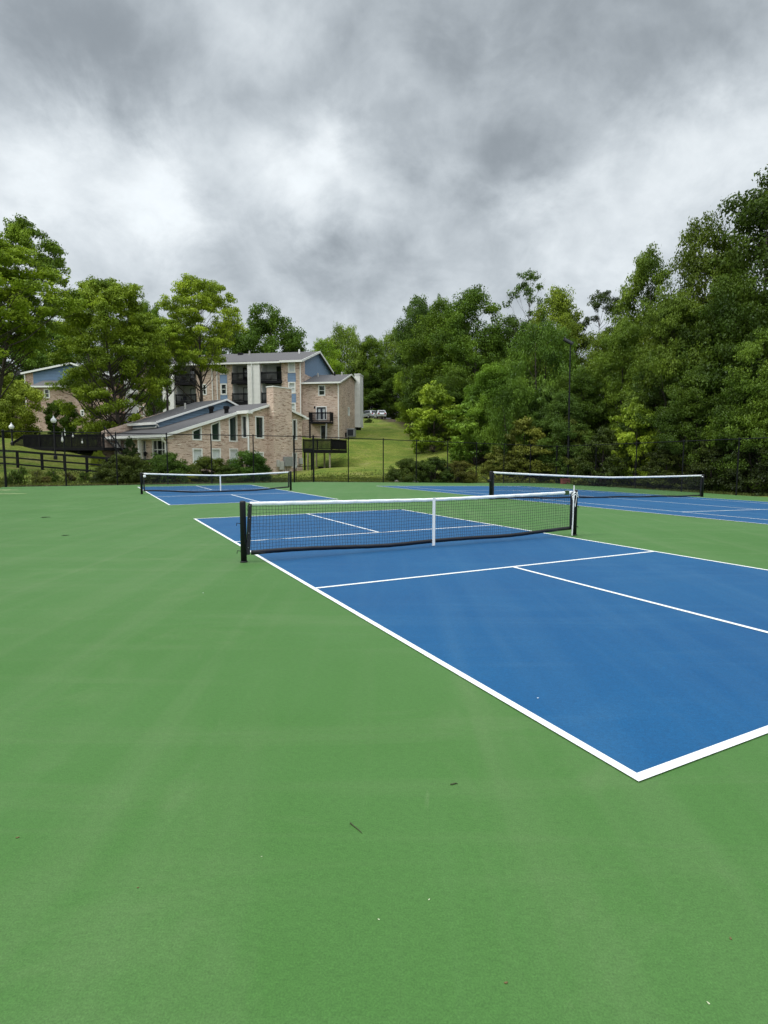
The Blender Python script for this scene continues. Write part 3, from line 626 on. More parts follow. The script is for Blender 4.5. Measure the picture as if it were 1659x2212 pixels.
z1 = lambda x, y: (.26455*x, 713.2+.26455*y)

# --- clubhouse: its long gabled front runs away to the right
YL = 48.0; p = at(365, 990, YL)
CH = Frame(p.x, p.y, .6, .8, -.6, 'clubhouse', 'low pink-brick clubhouse with grey roofs, blue clerestory and big brick chimney')
F0 = pl_t(0.0)
sB, _ = CH.ht(515.5, 900, 0)                       # where the protruding right block starts
# protrusion of the right block
pB = CH.P+CH.d*sB; r_ = ray(538.9, 900); k_ = (pB.x*r_.y-pB.y*r_.x)/(CH.n.x*r_.y-CH.n.y*r_.x); prot = k_   # along the outward normal
tB = -prot
s1, zr1 = CH.ht(*z3(110, 745), -.25); s0, zr0 = CH.ht(348, 940.5, -.25); slope = (zr1-zr0)/(s1-s0)
rf = lambda s: zr0+slope*(s-s0)                    # roof height along s (left slope)
sR, _ = CH.ht(653.4, 1000, tB)
spk, zpk = CH.ht(596, 861, tB-.25); zpk = rf(spk)
_, zre = CH.ht(659.4, 899.5, tB-.25); sre, _ = CH.ht(659.4, 899.5, tB-.25); slr = (zpk-zre)/(sre-spk)
rr_ = lambda s: rf(s) if s < spk else zpk-slr*(s-spk)
tD, _ = CH.hs(230, 948, -.5)                        # depth of the low left part
body = MB()
holes = []; wins = []
for q in [[z6(1078, 400), z6(1192, 408), z6(1192, 242), z6(1078, 288)], [z6(1302, 410), z6(1413, 415), z6(1413, 170), z6(1302, 213)], [z6(1515, 418), z6(1617, 425), z6(1614, 98), z6(1515, 140)]]:
    pts = [CH.ht(x, y, 0) for x, y in q]; z_ = (pts[0][1]+pts[1][1])/2; pts = [(pts[0][0], z_), (pts[1][0], z_), (pts[1][0], pts[2][1]), (pts[0][0], pts[3][1])]; holes.append(pts); wins.append((pts, 'glass_green', ()))
for x0_, x1_ in ((1078, 1197), (1303, 1415), (1515, 1622)):
    a = rect(CH, F0, 't', *z6(x0_, 498), *z6(x1_, 690), 0); holes.append(a); wins.append((a, 'blind', ()))
zb = -.6
wall(body, F0, [(0, zb), (sB, zb), (sB, rf(sB)-.08), (0, rf(0)-.08)], holes)
# side wall of the projection
SB = pl_s(sB, 1); holesS = []; winS = []
def rect_s(fr, x0, y0, x1, y1, s):
    t0, _ = fr.hs(x0, y0, s); t1, _ = fr.hs(x1, y0, s); _, za = fr.hs((x0+x1)/2, y1, s); _, zb_ = fr.hs((x0+x1)/2, y0, s); t0, t1 = min(t0, t1), max(t0, t1)
    return [(t0, za), (t1, za), (t1, zb_), (t0, zb_)]
for q in ((140, 790, 198, 1038), (146, 1192, 194, 1300)):
    a = rect_s(CH, *z3(q[0], q[1]), *z3(q[2], q[3]), sB); a = [(max(tB+.15, min(-.15, x)), z) for x, z in a]; holesS.append(a); winS.append(a)
wall(body, SB, [(tB, zb), (0, zb), (0, rf(sB)-.08), (tB, rf(sB)-.08)], holesS)
FB = pl_t(tB); holesB = []
for q, g in (((288, 797, 383, 1043), 'glass'), ((282, 1187, 383, 1340), 'blind'), ((693, 830, 744, 1058), 'glass'), ((693, 1195, 744, 1360), 'blind')):
    a = rect(CH, FB, 't', *z3(q[0], q[1]), *z3(q[2], q[3]), tB); holesB.append(a); wins.append((a, g, 'B'))
wall(body, FB, [(sB, zb), (sR, zb), (sR, rr_(sR)-.08), (spk, zpk-.08), (sB, rf(sB)-.08)], holesB)
tbk = 13.0
wall(body, pl_s(sR, -1), [(tB, zb), (tbk, zb), (tbk, rr_(sR)-.08), (tB, rr_(sR)-.08)])
# left end: the low porch wall is set back under the eave
wall(body, pl_s(0, 1), [(0, zb), (.4, zb), (.4, rf(0)-.1), (0, rf(0)-.1)])
wl = .55                                            # porch wall plane
ph = []
P_s = pl_s(wl, 1)
def prect(x0, x1, y0, y1): return rect_s(CH, *z6(x0, y0), *z6(x1, y1), wl)
porch = [(600, 755, 395, 700), (485, 525, 405, 660), (270, 300, 410, 660), (155, 200, 415, 660)]
ztop = rf(wl)-.35
for q in porch:
    a = prect(*q); a = [(t, min(z, ztop-.08) if z > 1 else zb+.9) for t, z in a]; ph.append(a)
wall(body, P_s, [(0, zb), (tD, zb), (tD, ztop+.2), (0, ztop+.2)], ph)
wall(body, pl_t(.4), [(0, zb), (wl, zb), (wl, rf(0)), (0, rf(0)-.1)])
wall(body, pl_t(tbk), [(wl, zb), (sR, zb), (sR, rr_(sR)-.1), (spk, zpk-.1), (wl, rf(wl)-.1)])
body.build('brick_wall', M['brick'], CH.root)
for a, g, k in wins:
    window(CH, FB if k == 'B' else F0, a, w=.11, glass=g)
for a in winS: window(CH, SB, a, w=.1, glass='glass')
for i, a in enumerate(ph):
    if i == 0:
        o = window(CH, P_s, a, w=.1, bars_z=(.62,), bars_a=(.28, .72), glass='glass', name='entrance_window')
        t0, t1 = a[0][0], a[1][0]; tm = t0+(t1-t0)*.3; d = MB(); d.hexa([P_s(tm, zb+.9, .04), P_s(tm+1.0, zb+.9, .04), P_s(tm+1.0, zb+.9, .1), P_s(tm, zb+.9, .1)], [P_s(tm, zb+2.6, .04), P_s(tm+1.0, zb+2.6, .04), P_s(tm+1.0, zb+2.6, .1), P_s(tm, zb+2.6, .1)])
        do = d.build('entrance_door', M['door_white'], CH.root); g = MB(); g.add([P_s(tm+.28, zb+1.2, .03), P_s(tm+.72, zb+1.2, .03), P_s(tm+.72, zb+2.4, .03), P_s(tm+.28, zb+2.4, .03)], [(0, 1, 2, 3)]); g.build('door_pane', M['glass'], do)
    else: window(CH, P_s, a, w=.07, glass='glass', name='porch_window')
# white porch posts under the eave, dark lantern
for x in (470, 222, 130):
    t_, _ = CH.hs(*z6(x, 500), .2); m = MB(); m.box(-.05, t_-.13, zb, .2, t_+.13, rf(.2)-.25); m.build('porch_post', M['white'], CH.root)
t_, z_ = CH.hs(*z6(548, 562), wl); m = MB(); m.lathe([(.05, -.22), (.13, -.16), (.15, .1), (.04, .2)], (wl-.25, t_, z_), 8); m.bar((wl, t_, z_), (wl-.25, t_, z_+.2), .04); m.build('wall_lantern', M['black_wood'], CH.root)
# roofs
def slab_roof(fr, name, corners, th=.14, mat='shingle'):
    m = MB(); m.hexa([Vector(c)-Vector((0, 0, th)) for c in corners], [Vector(c) for c in corners]); return m.build(name, M[mat], fr.root)
se = -.45
lo = slab_roof(CH, 'lower_roof', [(se, -.3, rf(se)), (sB-.02, -.3, rf(sB)), (sB-.02, tD, rf(sB)), (se, tD, rf(se))])
slab_roof(CH, 'gable_roof', [(sB, tB-.3, rf(sB)), (spk, tB-.3, zpk), (spk, tbk, zpk), (sB, tbk, rf(sB))])
slab_roof(CH, 'gable_roof', [(spk+.004, tB-.3, zpk), (sre, tB-.3, zre), (sre, tbk, zre), (spk+.004, tbk, zpk)])
def trim(fr, pts, h, th, name='fascia', off=(0, 0, 0)):
    m = MB()
    for a, b in zip(pts[:-1], pts[1:]): m.bar(Vector(a)+Vector(off), Vector(b)+Vector(off), th, h)
    return m.build(name, M['white'], fr.root)
trim(CH, [(se-.02, -.33, rf(se)-.12), (sB-.1, -.33, rf(sB-.1)-.12)], .24, .06)
trim(CH, [(sB-.3, tB-.33, rf(sB-.3)-.1), (spk, tB-.33, zpk-.1), (sre+.02, tB-.33, zre-.1)], .2, .06)
m = MB(); m.box(se-.14, -.36, rf(se)-.24, se, tD*.48, rf(se)-.02); m.build('gutter', M['white'], CH.root)
m = MB(); m.box(se-.24, tD*.48, rf(se)-.24, se-.1, tD+.3, rf(se)-.02); m.box(se-.09, tD*.48, rf(se)-.2, se-.003, tD+.3, rf(se)-.05); m.build('gutter', M['white'], CH.root)
m = MB(); m.box(sB-.5, tB-.4, rf(sB)-.34, sB+.05, -.34, rf(sB)-.06); m.build('gutter', M['white'], CH.root)
m = MB(); m.box(sre-.05, tB-.55, zre-.32, sre+.22, tB+.3, zre-.12); m.build('gutter', M['white'], CH.root)
tt, _ = CH.hs(*z3(205, 900), sB-.1)
pipe(CH, [(sB-.28, tB-.05, rf(sB)-.3), (sB-.14, tB+.1, rf(sB)-.6), (sB-.1, tB+.1, rf(sB)-1.0), (sB-.1, tB+.1, zb)], .085)
pipe(CH, [(se-.07, 0.0, rf(se)-.2), (se-.02, .1, rf(se)-.45), (-.12, .12, rf(se)-.75), (-.12, .12, zb)], .095)
pipe(CH, [(se-.17, tD-.2, rf(se)-.2), (se, tD-.4, rf(se)-.5), (0, tD-.5, rf(se)-.7), (0, tD-.5, zb+.6)], .06)
# porch ceiling
m = MB(); m.box(se+.02, .0, rf(se)-.34, wl, tD, rf(se)-.28); m.build('porch_ceiling', M['white'], CH.root)
# sloping brick end wall on the far side of the low roof
m = MB(); zz = lambda x, y, s: CH.ht(x, y, tD)
q0 = CH.ht(*z2(70, 962), tD); q1 = CH.ht(*z2(335, 880), tD)
m.hexa([(q0[0], tD, zb), (q1[0]+4, tD, zb), (q1[0]+4, tD+.3, zb), (q0[0], tD+.3, zb)], [(q0[0], tD, q0[1]), (q1[0]+4, tD, q1[1]+(q1[1]-q0[1])/(q1[0]-q0[0])*4), (q1[0]+4, tD+.3, q1[1]+(q1[1]-q0[1])/(q1[0]-q0[0])*4), (q0[0], tD+.3, q0[1])]); m.build('end_wall', M['brick'], CH.root)
# clerestory
def on_roof(px, py):                                # picture point -> point of the main roof plane
    lo_, hi_ = -1.0, 20.0
    g = lambda t: (lambda s, z: z-rf(s))(*CH.ht(px, py, t))
    for _ in range(60):
        mid = (lo_+hi_)/2
        if (g(lo_) > 0) == (g(mid) > 0): lo_ = mid
        else: hi_ = mid
    s, z = CH.ht(px, py, lo_); return s, lo_, z
cs, ct, cz_ = on_roof(*z2(672, 925))
_, ze_ = CH.ht(*z2(650, 858), ct-.3); ceL = CH.ht(*z2(645, 858), ct-.3); pk2 = CH.ht(489.2, 862, ct-.3); dn2 = CH.ht(509, 872, ct-.3)
t_end, _ = CH.hs(*z2(312, 858), ceL[0])
sl2 = (pk2[1]-ceL[1])/(pk2[0]-ceL[0]); cr = lambda s: ceL[1]+sl2*(s-ceL[0])
m = MB()
wall(m, pl_t(ct), [(cs, rf(cs)-.3), (dn2[0], rf(dn2[0])-.3), (dn2[0], dn2[1]-.08), (pk2[0], pk2[1]-.1), (cs, cr(cs)-.1)])
wall(m, pl_s(cs, 1), [(ct, rf(cs)-.3), (t_end-.6, rf(cs)-.3), (t_end-.6, cr(cs)-.1), (ct, cr(cs)-.1)])
wall(m, pl_t(t_end-.6), [(cs, rf(cs)-.3), (dn2[0], rf(cs)-.3), (dn2[0], dn2[1]-.08), (pk2[0], pk2[1]-.1), (cs, cr(cs)-.1)])
m.build('clerestory_wall', M['blue_siding'], CH.root)
slab_roof(CH, 'clerestory_roof', [(ceL[0], ct-.35, ceL[1]), (pk2[0], ct-.35, pk2[1]), (pk2[0], t_end, pk2[1]), (ceL[0], t_end, ceL[1])])
slab_roof(CH, 'clerestory_roof', [(pk2[0]+.004, ct-.35, pk2[1]), (dn2[0]+.3, ct-.35, dn2[1]-.15), (dn2[0]+.3, t_end, dn2[1]-.15), (pk2[0]+.004, t_end, pk2[1])])
trim(CH, [(ceL[0], ct-.38, ceL[1]-.06), (pk2[0], ct-.38, pk2[1]-.06), (dn2[0]+.3, ct-.38, dn2[1]-.21)], .17, .06)
m = MB(); m.box(ceL[0]-.16, ct-.42, ceL[1]-.26, ceL[0]-.01, t_end, ceL[1]-.03); m.build('gutter', M['white'], CH.root)
m = MB(); m.box(cs-.06, ct+.2, rf(cs)+.0, cs-.02, t_end-.6, rf(cs)+.12); m.build('flashing', M['white'], CH.root)
pipe(CH, [(cs-.35, ct-.3, ceL[1]-.2), (cs-.1, ct-.25, ceL[1]-.4), (cs-.1, ct-.1, rf(cs)+.35), (cs-.35, ct-.1, rf(cs-.35)+.12)], .06)
for x in (1250, 1415):                              # black roof vents
    s, t, z = on_roof(*z2(x, 765)); m = MB(); m.lathe([(.2, -.1), (.2, .35), (.28, .38), (.28, .62), (.22, .66)], (s, t, z), 12); m.build('roof_vent', M['black_wood'], CH.root)
s, t, z = on_roof(*z2(965, 705)); m = MB(); m.lathe([(.1, -.2), (.1, .55), (.03, .58)], (*CH.ht(*z2(965, 705), ct+2.0)[:1], ct+2.0, cr(CH.ht(*z2(965, 705), ct+2.0)[0])), 8); m.build('vent_pipe', M['pale_metal'], CH.root)
# chimney mass
cl, _ = CH.ht(*z3(490, 700), tB-.9); crr, _ = CH.ht(*z3(688, 700), tB-.9)
_, ctop = CH.ht(*z3(500, 480), tB-.9); _, ctopR = CH.ht(*z3(688, 505), tB-.9); tbkc, _ = CH.hs(*z3(415, 600), cl)
m = MB(); m.hexa([(cl, tB-.9, zb), (crr, tB-.9, zb), (crr, tB-.003, zb), (cl, tB-.003, zb)], [(cl, tB-.9, zpk-.5), (crr, tB-.9, zpk-.5), (crr, tB-.003, zpk-.5), (cl, tB-.003, zpk-.5)])
m.hexa([(cl, tB-.9, zpk-.5), (crr, tB-.9, zpk-.5), (crr, tbkc, zpk-.5), (cl, tbkc, zpk-.5)], [(cl, tB-.9, ctop), (crr, tB-.9, ctop), (crr, tbkc, ctop), (cl, tbkc, ctop)]); m.build('chimney', M['brick'], CH.root)
m = MB(); m.box(cl-.05, tB-.95, ctop+.003, crr+.05, tbkc+.05, ctop+.09); m.build('chimney_cap', M['white'], CH.root)
# meters and panel on the chimney face
TC = tB-.9
for q, mt, nm in (((592, 1240, 680, 1345), 'grey_metal', 'electrical_cabinet'), ((542, 1290, 584, 1382), 'pale_metal', 'meter_box'), ((520, 1275, 538, 1350), 'pale_metal', 'meter_box'), ((760, 1255, 790, 1320), 'pale_metal', 'meter_box')):
    tq = TC if q[0] < 700 else tB
    a = rect(CH, None, 't', *z3(q[0], q[1]), *z3(q[2], q[3]), tq); m = MB(); m.box(a[0][0], tq-.28, a[0][1], a[1][0], tq-.004, a[2][1]); m.build(nm, M[mt], CH.root, bevel=.02)
m = MB()
for x in (600, 625, 650): 
    s, z = CH.ht(*z3(x, 1345), TC); m.tube([(s, TC-.1, z), (s, TC-.1, zb)], .03, 6)
m.build('conduits', M['grey_metal'], CH.root)

# --- raised deck with its posts beside the clubhouse
dY = 61.5; pa = at(655, 990, dY); pb = at(716, 990, dY-1.0); dk = Frame(pa.x, pa.y, pb.x-pa.x, pb.y-pa.y, 0.0, 'raised_deck', 'black raised deck on tall posts between the clubhouse and the grass slope', 'deck')
w_ = (pb-pa).length; _, zt = dk.ht(*z3(950, 1052)); _, zf = dk.ht(*z3(950, 1185)); z0d = ground(pb.x, pb.y)-.1
m = MB(); m.box(0, 0, zf-.12, w_, 4.5, zf+.22); m.build('deck_floor', M['black_wood'], dk.root)
def railing(fr, pts, h, name='railing', gap=.14, mat='black_wood', post=1.6, balw=.035):
    m = MB()
    for a, b in zip(pts[:-1], pts[1:]):
        a = Vector(a); b = Vector(b); L_ = (b-a).length; d = (b-a)/L_
        m.bar(a+Vector((0, 0, h)), b+Vector((0, 0, h)), .12, .07); m.bar(a+Vector((0, 0, h-.13)), b+Vector((0, 0, h-.13)), .04, .09); m.bar(a+Vector((0, 0, .1)), b+Vector((0, 0, .1)), .04, .09)
        k = int(L_/gap)
        for i in range(k+1): q = a+d*(L_*i/max(1, k)); m.bar(q+Vector((0, 0, .08)), q+Vector((0, 0, h-.02)), balw)
        k = max(1, int(L_/post))
        for i in range(k+1): q = a+d*(L_*i/k); m.bar(q+Vector((0, 0, -.1)), q+Vector((0, 0, h+.08)), .1)
    return m.build(name, M[mat], fr.root)
railing(dk, [(0, .1, zf+.2), (w_-.05, .1, zf+.2), (w_-.05, 4.4, zf+.2)], zt-zf-.2, gap=.14, balw=.075)
for x, t, mt in ((830, .3, 'black_wood'), (865, 2.2, 'wood_pale'), (905, .3, 'black_wood'), (958, 3.6, 'wood_pale'), (1045, 2.5, 'wood_pale'), (1103, .25, 'wood_pale')):
    s, _ = dk.ht(*z3(x, 1300), t); m = MB(); m.bar((s, t, z0d-.3), (s, t, zf-.12), .14); m.build('support_post', M[mt], dk.root)
m = MB(); m.box(.3, 3.2, z0d-.3, w_+1.5, 3.4, z0d+.55); m.build('retaining_board', M['black_wood'], dk.root)

# --- apartment building with balconies
p = at(652.4, 990, 76.0); ang = math.radians(-9.8)
AP = Frame(p.x, p.y, math.cos(ang), math.sin(ang), 3.6, 'apartment_building', 'three-storey brick apartment building with black balconies and blue gable, behind the clubhouse')
pz = lambda y, t=0.0, x=640: AP.ht(x, y, t)[1]
eave = AP.ht(*z3(790, 190), 0)[1]
D_main, _ = AP.hs(717, 806, 0.0); tpk, zridge = AP.hs(686, 759, 0.0); zback = AP.hs(717, 806, 0)[1]
S = lambda x: AP.ht(*z3(x, 500), 0)[0]
S2 = lambda x: AP.ht(*z2(x, 500), 0)[0]
fl = [AP.ht(*z3(130, 640), 0)[1]+.0, AP.ht(*z3(130, 418), 0)[1]]       # floor levels of the two upper balconies
st_h = fl[1]-fl[0]; f0 = fl[0]-st_h
recs = [(S(42), S(222)), (S(360), S(578)), (S2(862), S2(1083)), (S2(552), S2(736))]
wcol = [(S(650), S(730)), (S2(1350), S2(1420)), (S2(1150), S2(1200))]
sL = AP.ht(300, 900, 0)[0]
holes = [[(a, f0+.0), (b, f0), (b, eave-.25), (a, eave-.25)] for a, b in recs]
bwall = MB(); wh = []
for i, (a, b) in enumerate(wcol):
    for f in (f0, fl[0], fl[1]):
        if i == 2 and f != fl[0]: continue
        wh.append((a, b, f+.95, f+2.45))
holes2 = [[(a, z0_), (b, z0_), (b, z1_), (a, z1_)] for a, b, z0_, z1_ in wh]
wl0 = AP.ht(*z2(485, 700), 0)[0]; lw = [(wl0-.5, f0+.9), (wl0+.5, f0+.9), (wl0+.5, f0+2.3), (wl0-.5, f0+2.3)]
wall(bwall, pl_t(0), [(sL, -1), (0, -1), (0, eave), (sL, eave)], holes+holes2+[lw], reveal=.1)
# right side wall: brick pilaster, then siding above
tp, _ = AP.hs(*z3(832, 300), 0)
wall(bwall, pl_s(0, -1), [(0, -1), (D_main, -1), (D_main, 9.2), (tp, 9.2), (tp, eave+.3), (0, eave)])
wall(bwall, pl_s(sL, 1), [(0, -1), (D_main, -1), (D_main, zback), (tpk, zridge-.1), (0, eave)])
wall(bwall, pl_t(D_main), [(sL, -1), (0, -1), (0, zback), (sL, zback)])
bwall.build('brick_wall', M['brick'], AP.root)
m = MB(); wall(m, pl_s(.004, -1), [(tp, 9.2), (D_main, 9.2), (D_main, zback-.1), (tpk, zridge-.15), (tp, eave+(zridge-eave)*tp/tpk-.1)]); m.build('blue_gable_wall', M['blue_siding_fine'], AP.root)
slab_roof(AP, 'roof', [(sL-.3, -.5, eave-.05), (.35, -.5, eave-.05), (.35, tpk, zridge), (sL-.3, tpk, zridge)], .18)
slab_roof(AP, 'roof', [(sL-.3, tpk+.004, zridge), (.35, tpk+.004, zridge), (.35, D_main+.4, zback-.1), (sL-.3, D_main+.4, zback-.1)], .18)
trim(AP, [(.38, -.5, eave-.14), (.38, tpk, zridge-.1), (.38, D_main+.4, zback-.2)], .28, .06, 'rake_board')
m = MB(); m.box(S(575), -.62, eave-.3, .38, -.5, eave-.04); m.build('gutter', M['white'], AP.root)
m = MB(); m.box(sL-.3, -.6, eave-.34, S(575)-.01, -.5, eave-.12); m.build('gutter', M['white'], AP.root)
for a, b, z0_, z1_ in wh: window(AP, pl_t(0), [(a, z0_), (b, z0_), (b, z1_), (a, z1_)], w=.15, bars_z=(.5,), glass='blind' if a > S(400) else 'glass')
window(AP, pl_t(0), lw, w=.12, bars_z=(.5,), bars_a=(.5,), glass='glass')
for i, (a, b) in enumerate(wcol[:2]):
    for f in (fl[0], fl[1]):
        m = MB(); m.box(a-.05, -.03, f-.25, b+.05, -.003, f+.9); m.build('blue_panel', M['blue_siding_fine'], AP.root)
for k, (a, b) in enumerate(recs):
    TD = 1.9
    for f in (f0, fl[0], fl[1]):
        top_ = (f+st_h-.05) if f < fl[1] else eave-.2
        if k == 1 and f == f0: continue
        m = MB(); m.box(a+.003, .003, f-.22, b-.003, TD, f); m.build('balcony_floor', M['black_wood'], AP.root)
        m = MB(); m.box(a+.003, TD, f, b-.003, TD+.1, top_); m.box(a+.003, .11, f, a+.05, TD, top_); m.box(b-.05, .11, f, b-.003, TD, top_); m.build('balcony_wall', M['white_wall'], AP.root)
        m = MB(); m.box(a+.003, .12, top_-.08, b-.003, TD+.1, top_-.02); m.build('balcony_ceiling', M['white_wall'], AP.root)
        dc = a+(b-a)*(.68 if k != 1 else .82); dw = .85
        m = MB(); m.box(dc-dw, TD-.07, f+.02, min(dc+dw, b-.1), TD-.003, f+2.1); do = m.build('french_door', M['door_dark'], AP.root)
        m = MB()
        for j in range(2):
            for r in range(5):
                for c_ in range(2):
                    x = dc-dw+.15+j*.85+c_*.3
                    if x+.24 < b-.12: m.box(x, TD-.085, f+.3+r*.34, x+.24, TD-.0, f+.58+r*.34)
        m.box(dc-dw+.1, TD-.0715, f+.25, min(dc+dw, b-.1)-.05, TD-.0705, f+2.0)
        m.build('pane', M['blind' if f == fl[0] else 'glass'], do)
        railing(AP, [(a+.02, -.06, f), (b-.02, -.06, f)], 1.08, 'balcony_railing', .15, balw=.045)
        m = MB(); m.box(a-.1, -.14, f-.34, b+.1, -.004, f-.02); m.build('balcony_fascia', M['black_wood'], AP.root)
        m = MB(); x = a+.5; m.box(x, .5, f+.4, x+.55, 1.0, f+.48); m.box(x, .95, f+.48, x+.55, 1.0, f+.95)
        for xx in (x, x+.5): m.box(xx, .5, f, xx+.05, .55, f+.65); m.box(xx, .95, f, xx+.05, 1.0, f+.4)
        m.build('chair', M['pale_metal' if k != 2 else 'door_dark'], AP.root)
for x0_, x1_, fn in ((225, 357, S), (738, 860, S2)):
    a, b = fn(x0_), fn(x1_); m = MB(); m.box(a, -.5, -1, b, -.004, eave-.35); m.build('siding_pier', M['cream'], AP.root)
    xc = a+(b-a)*.36; pipe(AP, [(xc, -.56, eave-.3), (xc, -.58, -1)], .06)
for x, fn, top_ in ((785, S, eave-.3), (1265, S2, eave-.4), (1318, S2, eave-.4), (132, S2, eave-.6)):
    s = fn(x)
    if s > sL-4: pipe(AP, [(s, -.09, top_), (s, -.09, -1)], .07)
for x, y, h, mt in ((770, 100, .5, 'white'), (228, 118, .5, 'pale_metal')):
    s, _ = AP.ht(*z3(x, y), tpk-1.5); m = MB(); m.lathe([(.12, -.3), (.12, h), (.03, h+.05)], (s, tpk-1.5, zridge-.45), 8); m.build('vent_pipe', M[mt], AP.root)
for x in (130,):
    s, _ = AP.ht(*z3(x, 118), tpk-1.2); m = MB(); m.box(s-.3, tpk-1.5, zridge-.6, s+.3, tpk-.9, zridge-.1); m.build('roof_vent', M['black_wood'], AP.root)
# small flat vent over the recess
# wing on the right (same building)
tw = .6
W = lambda x, y=700: AP.ht(*z3(x, y), tw)
sW0 = .006; sW1 = W(1206)[0]; zwe = W(1000, 432)[1]
TW, zwb = AP.hs(*z3(1390, 425), sW1); tpkw, zpw = AP.hs(*z3(1335, 342), sW1+.2)
m = MB(); PW = pl_t(tw); hol = []
w1 = rect(AP, None, 't', *z3(975, 458), *z3(1053, 577), tw); dr = rect(AP, None, 't', *z3(950, 690), *z3(1068, 842), tw); ld = rect(AP, None, 't', *z3(1000, 895), *z3(1060, 1050), tw)
ws = rect_s(AP, *z3(1298, 700), *z3(1318, 795), sW1)
wall(m, PW, [(sW0, -1), (sW1, -1), (sW1, zwe), (sW0, zwe)], [w1, dr, ld], reveal=.12)
wall(m, pl_s(sW1, -1), [(tw, -1), (TW, -1), (TW, zwb), (tpkw, zpw-.1), (tw, zwe)], [ws], reveal=.1)
wall(m, pl_t(TW), [(sW0, -1), (sW1, -1), (sW1, zwb), (sW0, zwb)])
m.build('wing_wall', M['brick'], AP.root)
slab_roof(AP, 'wing_roof', [(.02, tw-.4, zwe-.02), (sW1+.25, tw-.4, zwe-.02), (sW1+.25, tpkw, zpw), (.02, tpkw, zpw)], .14)
slab_roof(AP, 'wing_roof', [(.02, tpkw+.004, zpw), (sW1+.25, tpkw+.004, zpw), (sW1+.25, TW+.3, zwb-.05), (.02, TW+.3, zwb-.05)], .14)
trim(AP, [(sW1+.28, tw-.4, zwe-.08), (sW1+.28, tpkw, zpw-.06), (sW1+.28, TW+.3, zwb-.1)], .2, .05, 'rake_board')
m = MB(); m.box(-.1, tw-.53, zwe-.2, sW1+.3, tw-.41, zwe); m.build('gutter', M['white'], AP.root)
pipe(AP, [(sW1-.08, tw-.4, zwe-.2), (sW1-.1, tw-.1, zwe-.5), (sW1-.1, tw-.1, -.2)], .075)
window(AP, PW, w1, w=.14, bars_z=(.5,), glass='glass')
o = window(AP, PW, dr, w=.12, bars_a=(), glass='blind', name='french_door')
a0, a1 = dr[0][0], dr[1][0]; m = MB(); mid = (a0+a1)/2
for x, hw in ((a0+.17, .09), (mid, .14), (a1-.17, .09)): m.box(x-hw, tw+.06, dr[0][1], x+hw, tw+.12, dr[2][1]-.1)
m.box(a0+.1, tw+.07, dr[2][1]-.3, a1-.1, tw+.12, dr[2][1]-.12); m.build('door_frame', M['door_dark'], AP.root)
window(AP, PW, ld, w=.08, glass='glass', name='patio_door'); window(AP, pl_s(sW1, -1), ws, w=.12, glass='blind')
ba, zbt = AP.ht(*z3(872, 757), tw-1.5); bb, zbb = AP.ht(*z3(1110, 862), tw-1.5)
m = MB(); m.box(ba, tw-1.5, zbb-.15, bb, tw-.004, zbb+.08); m.build('balcony_floor', M['black_wood'], AP.root)
railing(AP, [(ba+.05, tw-.1, zbb+.08), (ba+.05, tw-1.45, zbb+.08), (bb-.05, tw-1.45, zbb+.08), (bb-.05, tw-.1, zbb+.08)], zbt-zbb-.1, 'balcony_railing', .14, balw=.05)
for x in (ba+.1, ba+(bb-ba)*.8): m = MB(); m.bar((x, tw-1.35, zbb-.15), (x, tw-1.35, -1), .16); m.build('support_post', M['grey_metal' if x > ba+1 else 'black_wood'], AP.root)
s, z = W(938, 700); m = MB(); m.box(s-.08, tw-.15, z-.2, s+.08, tw-.004, z+.1); m.build('wall_lantern', M['black_wood'], AP.root)
# siding chimney behind the wing's side wall
tc0, _ = AP.hs(*z3(1375, 600), sW1+.1); cA = sW1+.004
ztc = AP.hs(*z3(1385, 325), sW1+.6)[1]; zbc = AP.hs(*z3(1400, 915), sW1+.6)[1]
q = AP.hs(*z3(1390, 600), sW1)[0]
xw = .8
m = MB(); m.box(cA, q-1.1, zbc, cA+xw, q+1.2, ztc); m.build('siding_chimney', M['cream'], AP.root)
m = MB(); m.box(cA-.05, q-1.15, ztc+.002, cA+xw+.05, q+1.25, ztc+.12); m.build('chimney_cap', M['white'], AP.root)
m = MB(); m.box(cA, q-.9, zbc-.9, cA+xw-.3, q+1.0, zbc-.003); m.build('chimney_base', M['black_wood'], AP.root)
for x, y, mt, k in ((972, 345, 'pale_metal', 1.6), (1235, 325, 'pale_metal', 1.0), (1155, 338, 'black_wood', .8)):
    t = tpkw-k; s, _ = AP.ht(*z3(x, y), t); z = zwe+(zpw-zwe)*(t-tw+.4)/(tpkw-tw+.4); m = MB(); m.lathe([(.12, -.2), (.12, .45), (.04, .5)], (s, t, z), 8); m.build('vent_pipe', M[mt], AP.root)

# --- brown brick block at the far left
p = at(71, 990, 80.0)
LB = Frame(p.x, p.y, 1, .02, 4.0, 'brick_house', 'brown brick apartment block with blue gable wall at the far left, half hidden by trees')
T_ = lambda x, y, t=0: LB.ht(*z1(x, y), t)
m = MB()
sx0, _ = T_(205, 400, 3); e0 = T_(200, 352, 3); pk = T_(500, 287, 3); m_ = (pk[1]-e0[1])/(pk[0]-e0[0]); pks = pk[0]+1.5; pkz = pk[1]+m_*1.5
sbl = T_(272, 400, 3)[0]
wall(m, pl_t(3), [(sx0, -1), (sbl, -1), (sbl, e0[1]+m_*(sbl-e0[0])-.1), (sx0, e0[1]-.05)])
a0, zl = T_(268, 462); a1, _ = T_(890, 600); 
wA = rect(LB, None, 't', *z1(357, 478), *z1(405, 556), 0); wB = rect(LB, None, 't', *z1(655, 650), *z1(688, 702), 0)
wall(m, pl_t(0), [(a0, -1.5), (a1, -1.5), (a1, zl+.9), (a0+6, zl+.9), (a0+6, zl), (a0, zl)], [wA, wB], .1)
